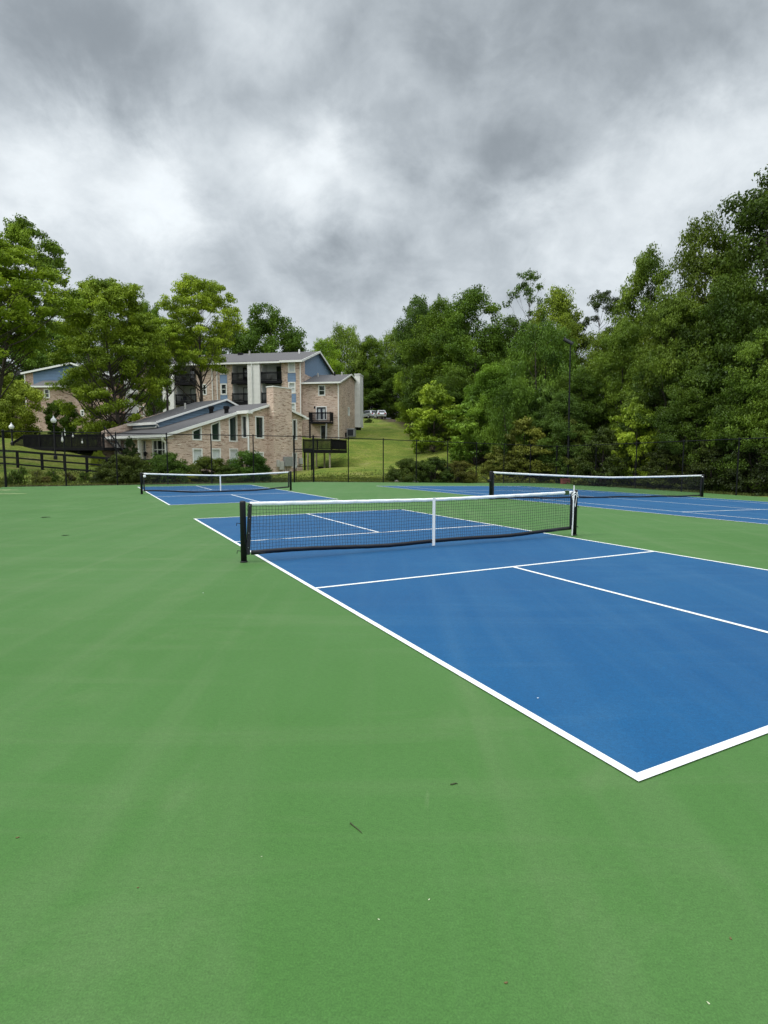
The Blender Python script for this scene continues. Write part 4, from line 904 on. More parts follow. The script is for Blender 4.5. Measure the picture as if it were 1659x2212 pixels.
wall(m, pl_s(a0, 1), [(0, -1.5), (3, -1.5), (3, zl), (0, zl)]); wall(m, pl_s(a1, -1), [(0, -1.5), (8, -1.5), (8, zl+.9), (0, zl+.9)]); wall(m, pl_s(sx0, 1), [(3, -1), (14, -1), (14, e0[1]), (3, e0[1])])
m.build('brick_wall', M['brick_far'], LB.root)
window(LB, pl_t(0), wA, w=.16, bars_z=(.5,)); window(LB, pl_t(0), wB, w=.14, bars_z=(.5,))
m = MB(); wall(m, pl_t(2.99), [(sbl, zl), (pks+4, zl), (pks+4, pkz-1.2), (pks, pkz-.1), (sbl, e0[1]+m_*(sbl-e0[0])-.1)]); m.build('blue_gable_wall', M['blue_siding_fine'], LB.root)
slab_roof(LB, 'roof', [(e0[0]-.3, 2.6, e0[1]), (pks, 2.6, pkz), (pks, 16, pkz), (e0[0]-.3, 16, e0[1])], .16)
slab_roof(LB, 'roof', [(pks+.004, 2.6, pkz), (pks+7, 2.6, pkz-2), (pks+7, 16, pkz-2), (pks+.004, 16, pkz)], .16)
slab_roof(LB, 'roof', [(e0[0]-14, 9, e0[1]+.3), (e0[0]-.4, 9, e0[1]+.3), (e0[0]-.4, 14, e0[1]+2), (e0[0]-14, 14, e0[1]+2)], .16)
m = MB(); m.box(e0[0]-13.8, 9.5, -1, e0[0]-.6, 13.5, e0[1]+.35); m.build('rear_wall', M['brick_far'], LB.root)
trim(LB, [(e0[0]-.3, 2.57, e0[1]-.1), (pks, 2.57, pkz-.1), (pks+7, 2.57, pkz-2.1)], .25, .06, 'rake_board')
slab_roof(LB, 'lower_roof', [(a0-.2, -.4, zl+.05), (a0+5.7, -.4, zl+.05), (a0+5.7, 2.95, zl+1.25), (a0-.2, 2.95, zl+1.25)], .14)
m = MB(); m.box(a0-.25, -.52, zl-.14, a0+5.75, -.4, zl+.07); m.build('gutter', M['white'], LB.root)
pipe(LB, [(e0[0]+.1, 2.85, e0[1]-.2), (e0[0]+.1, 2.85, -1)], .08); pipe(LB, [(a1-.15, -.1, zl), (a1-.15, -.1, -1.5)], .08)
slab_roof(LB, 'lower_roof', [(a0+5.9, -.4, zl+.95), (a1+.3, -.4, zl+.95), (a1+.3, 5, zl+2.4), (a0+5.9, 5, zl+2.4)], .14)
# lowest recessed balcony between the two blocks
ba, zt_ = AP.ht(*z2(140, 772), -1.0); bb, zb_ = AP.ht(*z2(415, 875), -1.0)
m = MB(); m.box(ba, -1.0, zb_-.5, bb, 3, zb_); m.build('porch_floor', M['black_wood'], AP.root)
railing(AP, [(ba+.05, -.95, zb_), (bb-.05, -.95, zb_)], zt_-zb_, 'porch_railing', .14, balw=.05)
m = MB(); m.box(ba, 2.5, zb_, sL, 2.7, eave-1); m.build('porch_wall', M['white_wall'], AP.root)
m = MB(); m.box(ba+2.0, 2.42, zb_, ba+3.2, 2.497, zb_+2.1); m.build('french_door', M['door_dark'], AP.root)

# ------------------------------------------------------------------ black ramp/deck and rail fence on the left
p = at(54, 990, 52.0); p2 = at(226, 990, 50.0)
RD = Frame(p.x, p.y, p2.x-p.x, p2.y-p.y, 0, 'garden_deck', 'long black railed deck on the lawn left of the clubhouse', 'deck')
wr = (p2-p).length; _, zt = RD.ht(140, 938); _, zf = RD.ht(140, 968)
m = MB(); m.box(0, 0, zf-.2, wr, 5, zf+.05); m.build('deck_floor', M['black_wood'], RD.root)
railing(RD, [(0, .05, zf), (wr-.05, .05, zf)], zt-zf-.05, gap=.13, balw=.065); railing(RD, [(5.5, 4.9, zf), (wr-.05, 4.9, zf)], zt-zf+.45, gap=.12, balw=.1)
for i in range(5):
    s = wr*(i+.3)/5; q = RD.P+RD.d*s; m = MB(); m.bar((s, .3, ground(q.x, q.y)-.4), (s, .3, zf-.2), .18); m.build('support_post', M['black_wood'], RD.root)
qL = RD.ht(24.8, 952, .6); m = MB()
ra = RD.ht(20, 965, .05); railing(RD, [(ra[0], .05, ra[1]-1.0), (-.02, .05, zf)], zt-zf-.05, 'ramp_railing', .13, balw=.05)
m.hexa([(ra[0], 0, ra[1]-1.25), (-.01, 0, zf-.2), (-.01, 2, zf-.2), (ra[0], 2, ra[1]-1.25)], [(ra[0], 0, ra[1]-1.0), (-.01, 0, zf+.04), (-.01, 2, zf+.04), (ra[0], 2, ra[1]-1.0)]); m.build('ramp', M['black_wood'], RD.root)
# stair rail dropping towards the porch
sa = RD.ht(225, 922, -.3); sb_ = RD.ht(273, 980, -1.5); m = MB(); m.bar((sa[0], -.3, sa[1]), (sb_[0], -1.5, sb_[1]), .09); m.bar((sa[0], -.3, sa[1]-.9), (sb_[0], -1.5, sb_[1]-.5), .07)
for i in range(7): f = i/6; m.bar((sa[0]+(sb_[0]-sa[0])*f, -.3-1.2*f, sa[1]-.95+(sb_[1]-.5-sa[1]+.9)*f), (sa[0]+(sb_[0]-sa[0])*f, -.3-1.2*f, sa[1]+(sb_[1]-sa[1])*f), .04)
m.build('stair_railing', M['black_wood'], RD.root)
# three-rail fence
pts = [(-14, 972, 44.0), (36.7, 974, 42.0), (89.8, 978.5, 41.0), (139, 982, 40.2), (187, 985.5, 39.6), (230, 989, 39.0), (275, 990.5, 38.4), (318, 993, 38.0), (345, 994.5, 37.8)]
tops = [at(*q) for q in pts]; base = tops[0].copy(); base.z = ground(base.x, base.y)
rfn = empty('rail_fence', base, 0, 'black three-rail wooden fence crossing the lawn at the left', 'fence')
for q in tops: m = MB(); m.bar((q.x-base.x, q.y-base.y, q.z-base.z-1.5), (q.x-base.x, q.y-base.y, q.z-base.z+.02), .14); m.build('post', M['black_wood'], rfn)
for dz, h in ((-.03, .15), (-.52, .11), (-.98, .11)):
    m = MB()
    for a, b in zip(tops[:-1], tops[1:]):
        a_, b_ = a-base, b-base; m.bar(a_+Vector((0, -.09, dz)), b_+Vector((0, -.09, dz)), .04, h)
    m.build('rail', M['black_wood'], rfn)
# small white bulbs hanging on a wire above the garden deck
for i, (x, y, Y) in enumerate([(z5x, z5y, 47.0) for z5x, z5y in ((139.6, 933), (139.8, 939), (134.5, 950), (157.5, 942), (177.5, 955.5))]):
    q = at(x, y, Y); o = MB().lathe([(.01, -.11), (.06, -.06), (.07, 0), (.045, .08), (.02, .12)], (0, 0, 0), 8).tube([(0, 0, .12), (0, 0, .3)], .008, 5).build('hanging_bulb', M['bulb'])
    o.location = q; tag(o, ['topmost white bulb hanging over the garden deck', 'second white bulb, just under the topmost one over the garden deck', 'long white bulb low over the garden deck railing', 'single white bulb against the dark deck screen', 'rightmost and lowest white bulb over the garden deck'][i], 'light bulb', 'hanging bulbs over the garden deck')
    if i == 2: o.scale = (1.3, 1.3, 2)
# lamp posts with acorn globes
for i, (x, y, Y) in enumerate(((115.7, 907.6, 47.0), (24.8, 921.6, 52.0))):
    q = at(x, y, Y); g_ = ground(q.x, q.y); h = q.z-g_
    lp = empty('lamp_post', (q.x, q.y, g_), 0, ['taller lamp post with white acorn globe beside the dark shrub', 'lamp post with white acorn globe in front of the yellow-green tree'][i], 'lamp post', 'lamp posts by the garden deck')
    m = MB(); m.lathe([(.14, 0), (.14, .3), (.07, .4), (.055, h-.6), (.09, h-.5), (.06, h-.4), (.13, h-.3), (.15, h-.24)], (0, 0, 0), 10); m.build('pole', M['post'], lp)
    m = MB(); m.lathe([(.13, h-.235), (.21, h-.1), (.22, h), (.16, h+.12), (.07, h+.2), (.05, h+.28), (.02, h+.36)], (0, 0, 0), 14); m.build('globe', M['globe'], lp, smooth=True)
# court floodlight
q = at(1228, 990, 45.8); g_ = ground(q.x, q.y); tp_ = at(1232, 748, 45.8); fl_ = empty('court_floodlight', (q.x, q.y, g_), 0, 'tall thin black floodlight pole in front of the wood', 'light pole')
dx = tp_.x-q.x; m = MB(); m.tube([(0, 0, 0), (dx*.4, 0, (tp_.z-g_)*.4)], .095, 10); m.tube([(dx*.4, 0, (tp_.z-g_)*.4), (dx, 0, tp_.z-g_)], [.07, .05], 10); m.build('pole', M['post'], fl_)
h = Vector((dx-.25, -.1, tp_.z-g_+.25)); m = MB(); m.hexa([h+Vector(c) for c in ((-.42, -.28, .16), (.3, -.28, -.22), (.42, .3, -.16), (-.3, .3, .2))], [h+Vector(c) for c in ((-.36, -.24, .38), (.42, -.24, -.02), (.5, .26, .05), (-.22, .26, .42))])
m.tube([(dx, 0, tp_.z-g_-.1), (dx+.06, 0, tp_.z-g_+.15)], .04, 6); lh = m.build('lamp_head', M['post'], fl_)
m = MB(); m.add([h+Vector(c) for c in ((-.34, -.285, .2), (.28, -.285, -.12), (.34, -.275, .0), (-.3, -.275, .32))], [(0, 1, 2, 3)]); m.build('lens', M['glass'], lh)
# AC unit beside the wing, red block at the fence corner
q = at(759, 944, 79.0); g_ = q.z; ac = empty('air_conditioner', (q.x, q.y, g_), ang, 'grey air conditioning unit on the ground at the corner of the brick wing', 'air conditioner')
m = MB(); m.box(-.55, -.5, .02, .55, .5, 1.15); m.build('cabinet', M['grey_metal'], ac, bevel=.04)
m = MB(); m.box(-.4, -.53, .15, .4, -.503, 1.0); m.build('grille', M['net_black'], ac); m = MB(); m.box(-.9, -.4, .05, -.56, .3, .6); m.build('side_box', M['black_wood'], ac)
q = at(1221, 1047, 45.0); g_ = ground(q.x, q.y); o = MB().box(-.33, -.2, 0, .33, .2, .34).box(-.36, -.23, .34, .36, .23, .4).build('brick_block', M['red'], bevel=.02); o.location = (q.x, q.y, g_); tag(o, 'small dull red brick block on the grass behind the right-hand net', 'block')
q = at(153.8, 921, 68); o = MB().box(-.5, -.06, -.52, .5, .0, .52).box(-.42, -.075, -.45, .42, -.06, .45).box(-.04, -.0, -2.2, .04, .06, -.5).build('sign_board', M['pale_metal']); o.location = q; tag(o, 'small square pale board standing against the far brown brick wall', 'board')

# ------------------------------------------------------------------ parked cars on the rise
def car(px, py, Y, paint, label, rz):
    q = at(px, py, Y); q.z = max(q.z, ground(q.x, q.y)); c = empty('parked_car', (q.x, q.y, q.z), rz, label, 'car', 'cars parked at the top of the grass slope')
    m = MB(); prof = [(-2.25, .35), (-2.3, .85), (-2.15, 1.0), (-1.9, 1.5), (-1.3, 1.62), (.2, 1.6), (1.0, 1.05), (2.1, .9), (2.25, .6), (2.2, .3)]
    wd = [.84, .9, .88, .68, .64, .64, .82, .84, .82, .8]
    n = len(prof); m.v += [(-wd[i], y, z) for i, (y, z) in enumerate(prof)]+[(wd[i], y, z) for i, (y, z) in enumerate(prof)]
    m.f += [tuple(range(n)), tuple(n+i for i in reversed(range(n)))]+[(i, (i+1) % n, n+(i+1) % n, n+i) for i in range(n)]
    m.build('body', M[paint], c, bevel=.05)
    g = MB(); g.add([(-.68, -2.13, 1.06), (.68, -2.13, 1.06), (.58, -1.93, 1.45), (-.58, -1.93, 1.45)], [(0, 1, 2, 3)]); g.build('rear_window', M['carglass'], c)
    for s in (-1, 1):
        g = MB(); g.add([(s*.87, -1.8, 1.08), (s*.85, .8, 1.08), (s*.69, .1, 1.5), (s*.71, -1.5, 1.5)], [(0, 1, 2, 3)]); g.build('side_window', M['carglass'], c)
        g = MB(); g.box(s*.62-.17, -2.34, .78, s*.62+.17, -2.28, 1.0); g.build('tail_light', M['lampred'], c)
        for y in (-1.4, 1.4):
            g = MB(); g.tube([(s*.68, y, .33), (s*.92, y, .33)], .33, 16); wo = g.build('wheel', M['tyre'], c); g = MB(); g.tube([(s*.9, y, .33), (s*.935, y, .33)], .2, 12); g.build('rim', M['grey_metal'], wo)
    g = MB(); g.box(-.26, -2.34, .5, .26, -2.29, .64); g.build('number_plate', M['pale_metal'], c)
    return c
car(820, 907, 112.0, 'carpaint', 'white parked car seen from behind at the top of the slope', R(12))
car(795, 905.5, 116.0, 'carpaint2', 'silver parked car next to the siding chimney', R(38))
rd = MB(); pts = [at(775, 907.5, 110), at(836, 909, 110), at(846, 902, 135), at(760, 901, 135)]
rd.add([Vector((p.x, p.y, p.z-.05)) for p in pts], [(0, 1, 2, 3)]); tag(rd.build('car_park', pmat('asphalt', (.05, .05, .052), .9, noise=(2, .2))), kind='structure')

# ------------------------------------------------------------------ trees and shrubs
def mesh_np(name, V, F, mat):
    me = bpy.data.meshes.new(name); nv = len(V); nf = len(F); k = F.shape[1]
    me.vertices.add(nv); me.vertices.foreach_set('co', V.astype(np.float32).ravel())
    me.loops.add(nf*k); me.loops.foreach_set('vertex_index', F.astype(np.int32).ravel())
    me.polygons.add(nf); me.polygons.foreach_set('loop_start', np.arange(0, nf*k, k, dtype=np.int32)); me.polygons.foreach_set('loop_total', np.full(nf, k, dtype=np.int32))
    me.update(calc_edges=True); me.materials.append(mat); return me
def unit(v): return v/np.maximum(1e-9, np.linalg.norm(v, axis=-1, keepdims=True))
def leaves(rng, C, Rd, n, size, up=.5, shell=.55, aspect=1.7, droop=0.0, axis=None, outward=None):
    """leaf blades spread through clumps: C centres (m,3), Rd radii (m,3), n leaves in all"""
    vol = (Rd[:, 0]*Rd[:, 1]*Rd[:, 2])**.62; idx = rng.choice(len(C), n, p=vol/vol.sum())
    d = unit(rng.normal(size=(n, 3))); r = shell+(1-shell)*rng.random(n)**.6; r *= 1+.45*rng.random(n)*(rng.random(n) < .25)
    r = np.where(rng.random(n) < .25, rng.random(n), r)
    P = C[idx]+d*Rd[idx]*r[:, None]
    P[:, 2] -= droop*np.linalg.norm(d[:, :2]*r[:, None], axis=1)**2*Rd[idx, 2]
    nrm = unit(d*.75+np.array([0, 0, up])+rng.normal(size=(n, 3))*.55)
    t = unit(np.cross(nrm, rng.normal(size=(n, 3))));
    if axis is not None: t = unit(t*.5+axis*(1.0)+rng.normal(size=(n, 3))*.25); t = unit(t-nrm*(t*nrm).sum(1, keepdims=True)*.8)
    b = unit(np.cross(nrm, t)); s = size*(.6+.8*rng.random(n))[:, None]
    w = s/aspect
    V = np.stack([P-t*s*.5, P+b*w*.5-nrm*s*.06, P+t*s*.5, P-b*w*.5-nrm*s*.06], 1).reshape(-1, 3)
    F = np.arange(4*n).reshape(n, 4); return V, F
def env_clumps(rng, kind, H, Rr, base, m, cs, flat, hollow=.55):
    """clump centres on and inside an uneven crown envelope"""
    C = []; lob = [(unit(rng.normal(size=3)), rng.uniform(.1, .3)) for _ in range(7)]
    zc0 = base*H; Hc = H-zc0; tries = 0
    while len(C) < m and tries < 60000:
        tries += 1
        d = unit(rng.normal(size=3)); rad = hollow+(1-hollow)*rng.random()**.7
        k = 1+sum(a*max(0, float(d@l))**3 for l, a in lob)-.16
        if kind == 'round': p = np.array([d[0]*Rr, d[1]*Rr, zc0+Hc*.5+d[2]*Hc*.5])
        elif kind == 'forest':
            t = rng.random()**.8; prof = (math.sin(math.pi*min(1, .12+t*.9))**.55); a = rng.uniform(0, 2*math.pi); p = np.array([math.cos(a)*Rr*prof, math.sin(a)*Rr*prof, zc0+Hc*t]); 
            q = rad*k; p = np.array([p[0]*q, p[1]*q, p[2]]); C.append(p) if all(np.linalg.norm((p-c)/np.array([1, 1, flat])) > cs*.72 for c in C) else None; continue
        elif kind == 'cone':
            t = rng.random()**1.3; a = rng.uniform(0, 2*math.pi); prof = (1-t)**.7; q = rad*k; p = np.array([math.cos(a)*Rr*prof*q, math.sin(a)*Rr*prof*q, zc0+Hc*t]); C.append(p) if all(np.linalg.norm((p-c)/np.array([1, 1, flat])) > cs*.7 for c in C) else None; continue
        elif kind == 'vase':
            t = rng.random()**.75; a = rng.uniform(0, 2*math.pi); prof = (.5+.5*math.sin(math.pi*(t**.8)))*(1 if t < .8 else 1-(t-.8)*2.3); q = rad*k; p = np.array([math.cos(a)*Rr*prof*q, math.sin(a)*Rr*prof*q, zc0+Hc*t]); C.append(p) if all(np.linalg.norm((p-c)/np.array([1, 1, flat])) > cs*.75 for c in C) else None; continue
        p = np.array([p[0]*rad*k, p[1]*rad*k, zc0+Hc*.5+(p[2]-zc0-Hc*.5)*rad*min(k, 1.05)])
        if all(np.linalg.norm((p-c)/np.array([1, 1, flat])) > cs*.72 for c in C): C.append(p)
    return np.array(C)
def branches(rng, C, H, r0, base, frac=.7, lean=(0, 0), twigs=0, stems=1):
    m = MB(); sp = []
    for s in range(stems):
        a = rng.uniform(0, 2*math.pi); sx, sy = (math.cos(a)*.25*H*.12*(stems > 1), math.sin(a)*.25*H*.12*(stems > 1))
        pts = []; n = 8; ph = rng.uniform(0, 6, 2)
        for i in range(n):
            t = i/(n-1); z = H*.86*t; pts.append((sx*(1+t*6)*(stems > 1)+lean[0]*t*t+.018*H*math.sin(2.5*t+ph[0])-.018*H*math.sin(ph[0]), sy*(1+t*6)*(stems > 1)+lean[1]*t*t+.018*H*math.sin(2.1*t+ph[1])-.018*H*math.sin(ph[1]), z))
        rad = [r0*(1.35 if i == 0 else 1)*(1-i/(n-1))**.8+.02 for i in range(n)]; m.tube(pts, rad, 8); sp.append(np.array(pts))
    for ci, c in enumerate(C):
        if rng.random() > frac: continue
        tr = sp[int(rng.integers(len(sp)))]; hd = np.linalg.norm(c[:2]-tr[0][:2]); za = max(base*H*.55, c[2]-hd*rng.uniform(.45, .95)-.3); za = min(za, H*.8)
        j = np.searchsorted(tr[:, 2], za); j = min(max(1, j), len(tr)-1); f = (za-tr[j-1, 2])/(tr[j, 2]-tr[j-1, 2]); a = tr[j-1]*(1-f)+tr[j]*f
        rb = max(.025, r0*.42*(1-za/H)*min(1, .35+np.linalg.norm(c-a)/H*1.6)); mid = a*.5+c*.5+np.array([0, 0, -.08*hd])+rng.normal(size=3)*.04*hd; q = a*.2+c*.8+rng.normal(size=3)*.03*hd
        m.tube([a, mid, q, c], [rb, rb*.62, rb*.35, .012], 5)
        for k in range(twigs):
            e = c+unit(rng.normal(size=3)+np.array([0, 0, .4]))*rng.uniform(.4, 1.1)*H*.06; m.tube([q*.6+mid*.4 if k % 2 else q, (q+e)/2+rng.normal(size=3)*.1, e], [rb*.3, rb*.2, .008], 4)
    return m
LIB = {}; TK = (1.55, 1.44, .66)
def make_tree(key, kind, H, Rr, base, m, cs, flat, n, size, r0, seed, mat='leaf', bark='bark', up=.5, aspect=1.7, frac=.7, hollow=.55, droop=0.0, axis=None, twigs=0, stems=1, shell=.55, crad=1.0, extra=None, trunk=True):
    rng = np.random.default_rng(seed); C = env_clumps(rng, kind, H, Rr, base, m, cs, flat, hollow)
    Rd = np.stack([rng.uniform(.75, 1.25, len(C))*cs*crad, rng.uniform(.75, 1.25, len(C))*cs*crad, rng.uniform(.75, 1.2, len(C))*cs*flat*crad], 1)
    SC, SR = [], []                                  # each bough carries several uneven leaf masses
    for c, r in zip(C, Rd):
        for k in range(6):
            d = unit(rng.normal(size=3)+np.array([0, 0, .15])); o = c+d*r*rng.uniform(.35, .95); f = rng.uniform(.34, .62); SC.append(o); SR.append(r*f*np.array([1, 1, rng.uniform(.6, 1.1)]))
        SC.append(c); SR.append(r*.6)
    SC, SR = np.array(SC), np.array(SR)
    V, F = leaves(rng, SC, SR, n, size, up, shell, aspect, droop, np.array(axis) if axis is not None else None)
    V[:, 2] = np.maximum(V[:, 2], .02)
    crown = mesh_np('crown', V, F, M[mat]); tm = None
    if trunk:
        t = branches(rng, C, H, r0, base, frac, twigs=twigs, stems=stems); tm = bpy.data.meshes.new('trunk'); tm.from_pydata(t.v, [], t.f); tm.polygons.foreach_set('use_smooth', [True]*len(t.f)); tm.materials.append(M[bark])
    H = float(np.percentile(V[:, 2], 99.7)); Rr = float(np.percentile(np.hypot(V[:, 0], V[:, 1]), 97))
    LIB[key] = (crown, tm, H, Rr)
make_tree('forest1', 'forest', 17, 5.2, .03, 95, 1.75, .62, 78000, .225, .28, 11, twigs=0)
make_tree('forest2', 'forest', 17, 5.2, .05, 85, 1.9, .7, 76000, .22, .3, 23)
make_tree('forest3', 'forest', 15, 6.0, .02, 100, 1.7, .55, 76000, .215, .26, 37)
make_tree('broad1', 'round', 16, 6.5, .2, 90, 1.8, .6, 50000, .27, .35, 5)
make_tree('broad2', 'vase', 16, 6.5, .16, 80, 1.75, .6, 42000, .27, .33, 8)
make_tree('airyhigh', 'vase', 18, 6.5, .46, 84, 1.5, .42, 44000, .24, .32, 15, up=.9, crad=.95, twigs=2, frac=.95, hollow=.35)
make_tree('airy1', 'vase', 16, 6.5, .14, 120, 1.6, .44, 84000, .24, .3, 14, up=.9, crad=.98, twigs=1, frac=.9)
make_tree('airy2', 'vase', 16, 6.2, .22, 70, 1.5, .45, 33000, .23, .28, 19, up=.9, crad=.95, twigs=2, frac=.95)
make_tree('feather', 'forest', 14, 5.5, .02, 110, 1.35, 1.25, 48000, .33, .22, 31, aspect=3.2, axis=(0, 0, .9), stems=3)
make_tree('pine', 'vase', 17, 3.6, .5, 30, 1.0, .6, 13000, .24, .2, 41, mat='needle', aspect=2.6, frac=1.0, twigs=2)
make_tree('thin', 'vase', 17, 4.0, .45, 30, .95, .6, 5200, .24, .16, 47, bark='bark_grey', frac=1.0, twigs=4)
make_tree('juniper', 'cone', 5.0, 3.2, .0, 75, .8, .38, 26000, .2, .12, 51, mat='needle', aspect=2.4, droop=.5, up=.2)
make_tree('sapling', 'forest', 6.5, 2.6, .05, 48, .85, .6, 16000, .24, .07, 61)
make_tree('bush1', 'round', 2.2, 1.6, -.35, 80, .45, .8, 42000, .095, .04, 71, hollow=.7, stems=3)
make_tree('bush2', 'round', 2.2, 1.9, -.35, 90, .48, .75, 50000, .095, .04, 77, hollow=.65, stems=3)
make_tree('weed', 'round', .9, .7, .0, 16, .26, .7, 1500, .10, .012, 81, hollow=.4, stems=4, up=.8)
make_tree('dome', 'round', 6, 3.6, -.1, 90, .95, .7, 46000, .2, .1, 95, hollow=.6, stems=2)
make_tree('bare', 'vase', 20, 5, .35, 60, 1.3, .9, 200, .1, .3, 91, bark='bark_grey', frac=1.0, twigs=9)
def plant(key, px, topy, Y, hw, label, cat='tree', name='tree', group=None, tint=(.06, .11, .02), rot=0.0, z0=None, sx=1.0, sink=.25, lean=0.0):
    crown, tm, H, Rr = LIB[key]; q = at(px, 990, Y); g_ = ground(q.x, q.y) if z0 is None else z0; top_ = at(px, topy, Y).z; r = hw/FPX*Y
    kz = (top_-g_+sink)/H*(1.0); kx = r/Rr
    root = empty(name, (q.x, q.y, g_-sink), 0, label, cat, group); root.scale = (kx*sx, kx, kz); root.rotation_euler = (0, lean, rot) if not lean else Matrix.Rotation(lean, 3, 'Y').__matmul__(Matrix.Rotation(rot, 3, 'Z')).to_euler()
    c = bpy.data.objects.new('crown' if cat == 'tree' else 'foliage', crown); col.objects.link(c); c.parent = root; tint = (tint[0]*1.12, tint[1]*1.18, tint[2]*1.05) if group == LG else tint
    c.color = (min(.6, tint[0]*TK[0]), min(.6, tint[1]*TK[1]), tint[2]*TK[2], 1)
    if tm is not None:
        t = bpy.data.objects.new('trunk' if cat == 'tree' else 'stems', tm); col.objects.link(t); t.parent = root
    return root
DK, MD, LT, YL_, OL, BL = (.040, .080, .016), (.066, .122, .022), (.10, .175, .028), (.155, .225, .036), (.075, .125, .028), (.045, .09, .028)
LG = 'trees around the brick buildings on the left'
plant('airyhigh', -45, 500, 41, 205, 'big light-leaved tree filling the left edge of the photo', group=LG, tint=(.115, .175, .03), rot=.4)
plant('bare', -30, 415, 58, 62, 'bare grey-twigged tree top sticking up at the far left edge', group=LG, rot=1)
plant('airyhigh', -28, 468, 46, 112, 'tall thin-topped tree right behind the big left-edge tree', group=LG, lean=.24, tint=(.085, .14, .028), rot=2.2)
plant('airy1', 268, 600, 57, 108, 'wide green tree whose low boughs hang over the brown brick house', group=LG, tint=(.095, .145, .026), rot=3.3, lean=-.08)
plant('airy2', 205, 640, 66, 58, 'green tree between the left-edge tree and the low-boughed one', group=LG, tint=(.075, .12, .024), rot=5.1)
plant('broad2', 335, 655, 70, 46, 'narrow dark-topped tree between the two wide trees above the clubhouse roof', group=LG, tint=MD, rot=.9)
plant('airyhigh', 440, 602, 66, 98, 'tall yellow-green tree rising behind the clubhouse roof', group=LG, tint=(.135, .195, .034), rot=1.3)
plant('airyhigh', 365, 690, 62, 62, 'lower light-green tree hiding the left balconies of the apartment building', group=LG, tint=(.12, .185, .03), rot=4.0, z0=5.5)
plant('broad1', 585, 668, 108, 92, 'dark round tree behind the left end of the apartment roof', group=LG, tint=DK, rot=.3)
plant('broad2', 500, 700, 104, 60, 'dark tree behind the yellow-green one, left of the round dark tree', group=LG, tint=DK, rot=2.3)
plant('broad2', 700, 736, 125, 44, 'small pale tree behind the roof ridge beside the blue gable', group=LG, tint=LT, rot=1.5)
plant('broad1', 20, 700, 90, 110, 'dark tree far back behind the left-edge tree', group=LG, tint=DK, rot=1.9)
plant('broad1', 150, 700, 105, 100, 'dark tree behind the roof of the brown brick house', group=LG, tint=DK, rot=2.9)
plant('broad2', 300, 690, 108, 100, 'dark tree far behind, in the gap between the wide trees', group=LG, tint=DK, rot=4.4)
plant('broad1', 400, 705, 112, 80, 'dark tree far behind the yellow-green tree', group=LG, tint=DK, rot=.4)
plant('dome', 12, 808, 60, 74, 'low bright yellow-green tree beside the left lamp post', group=LG, tint=(.15, .20, .06), rot=.7)
plant('dome', 138, 868, 64, 31, 'dark rounded small tree between the lamp post and the brown brick wall', group=LG, tint=DK, rot=1.7)
WG = 'trees of the wood on the right'
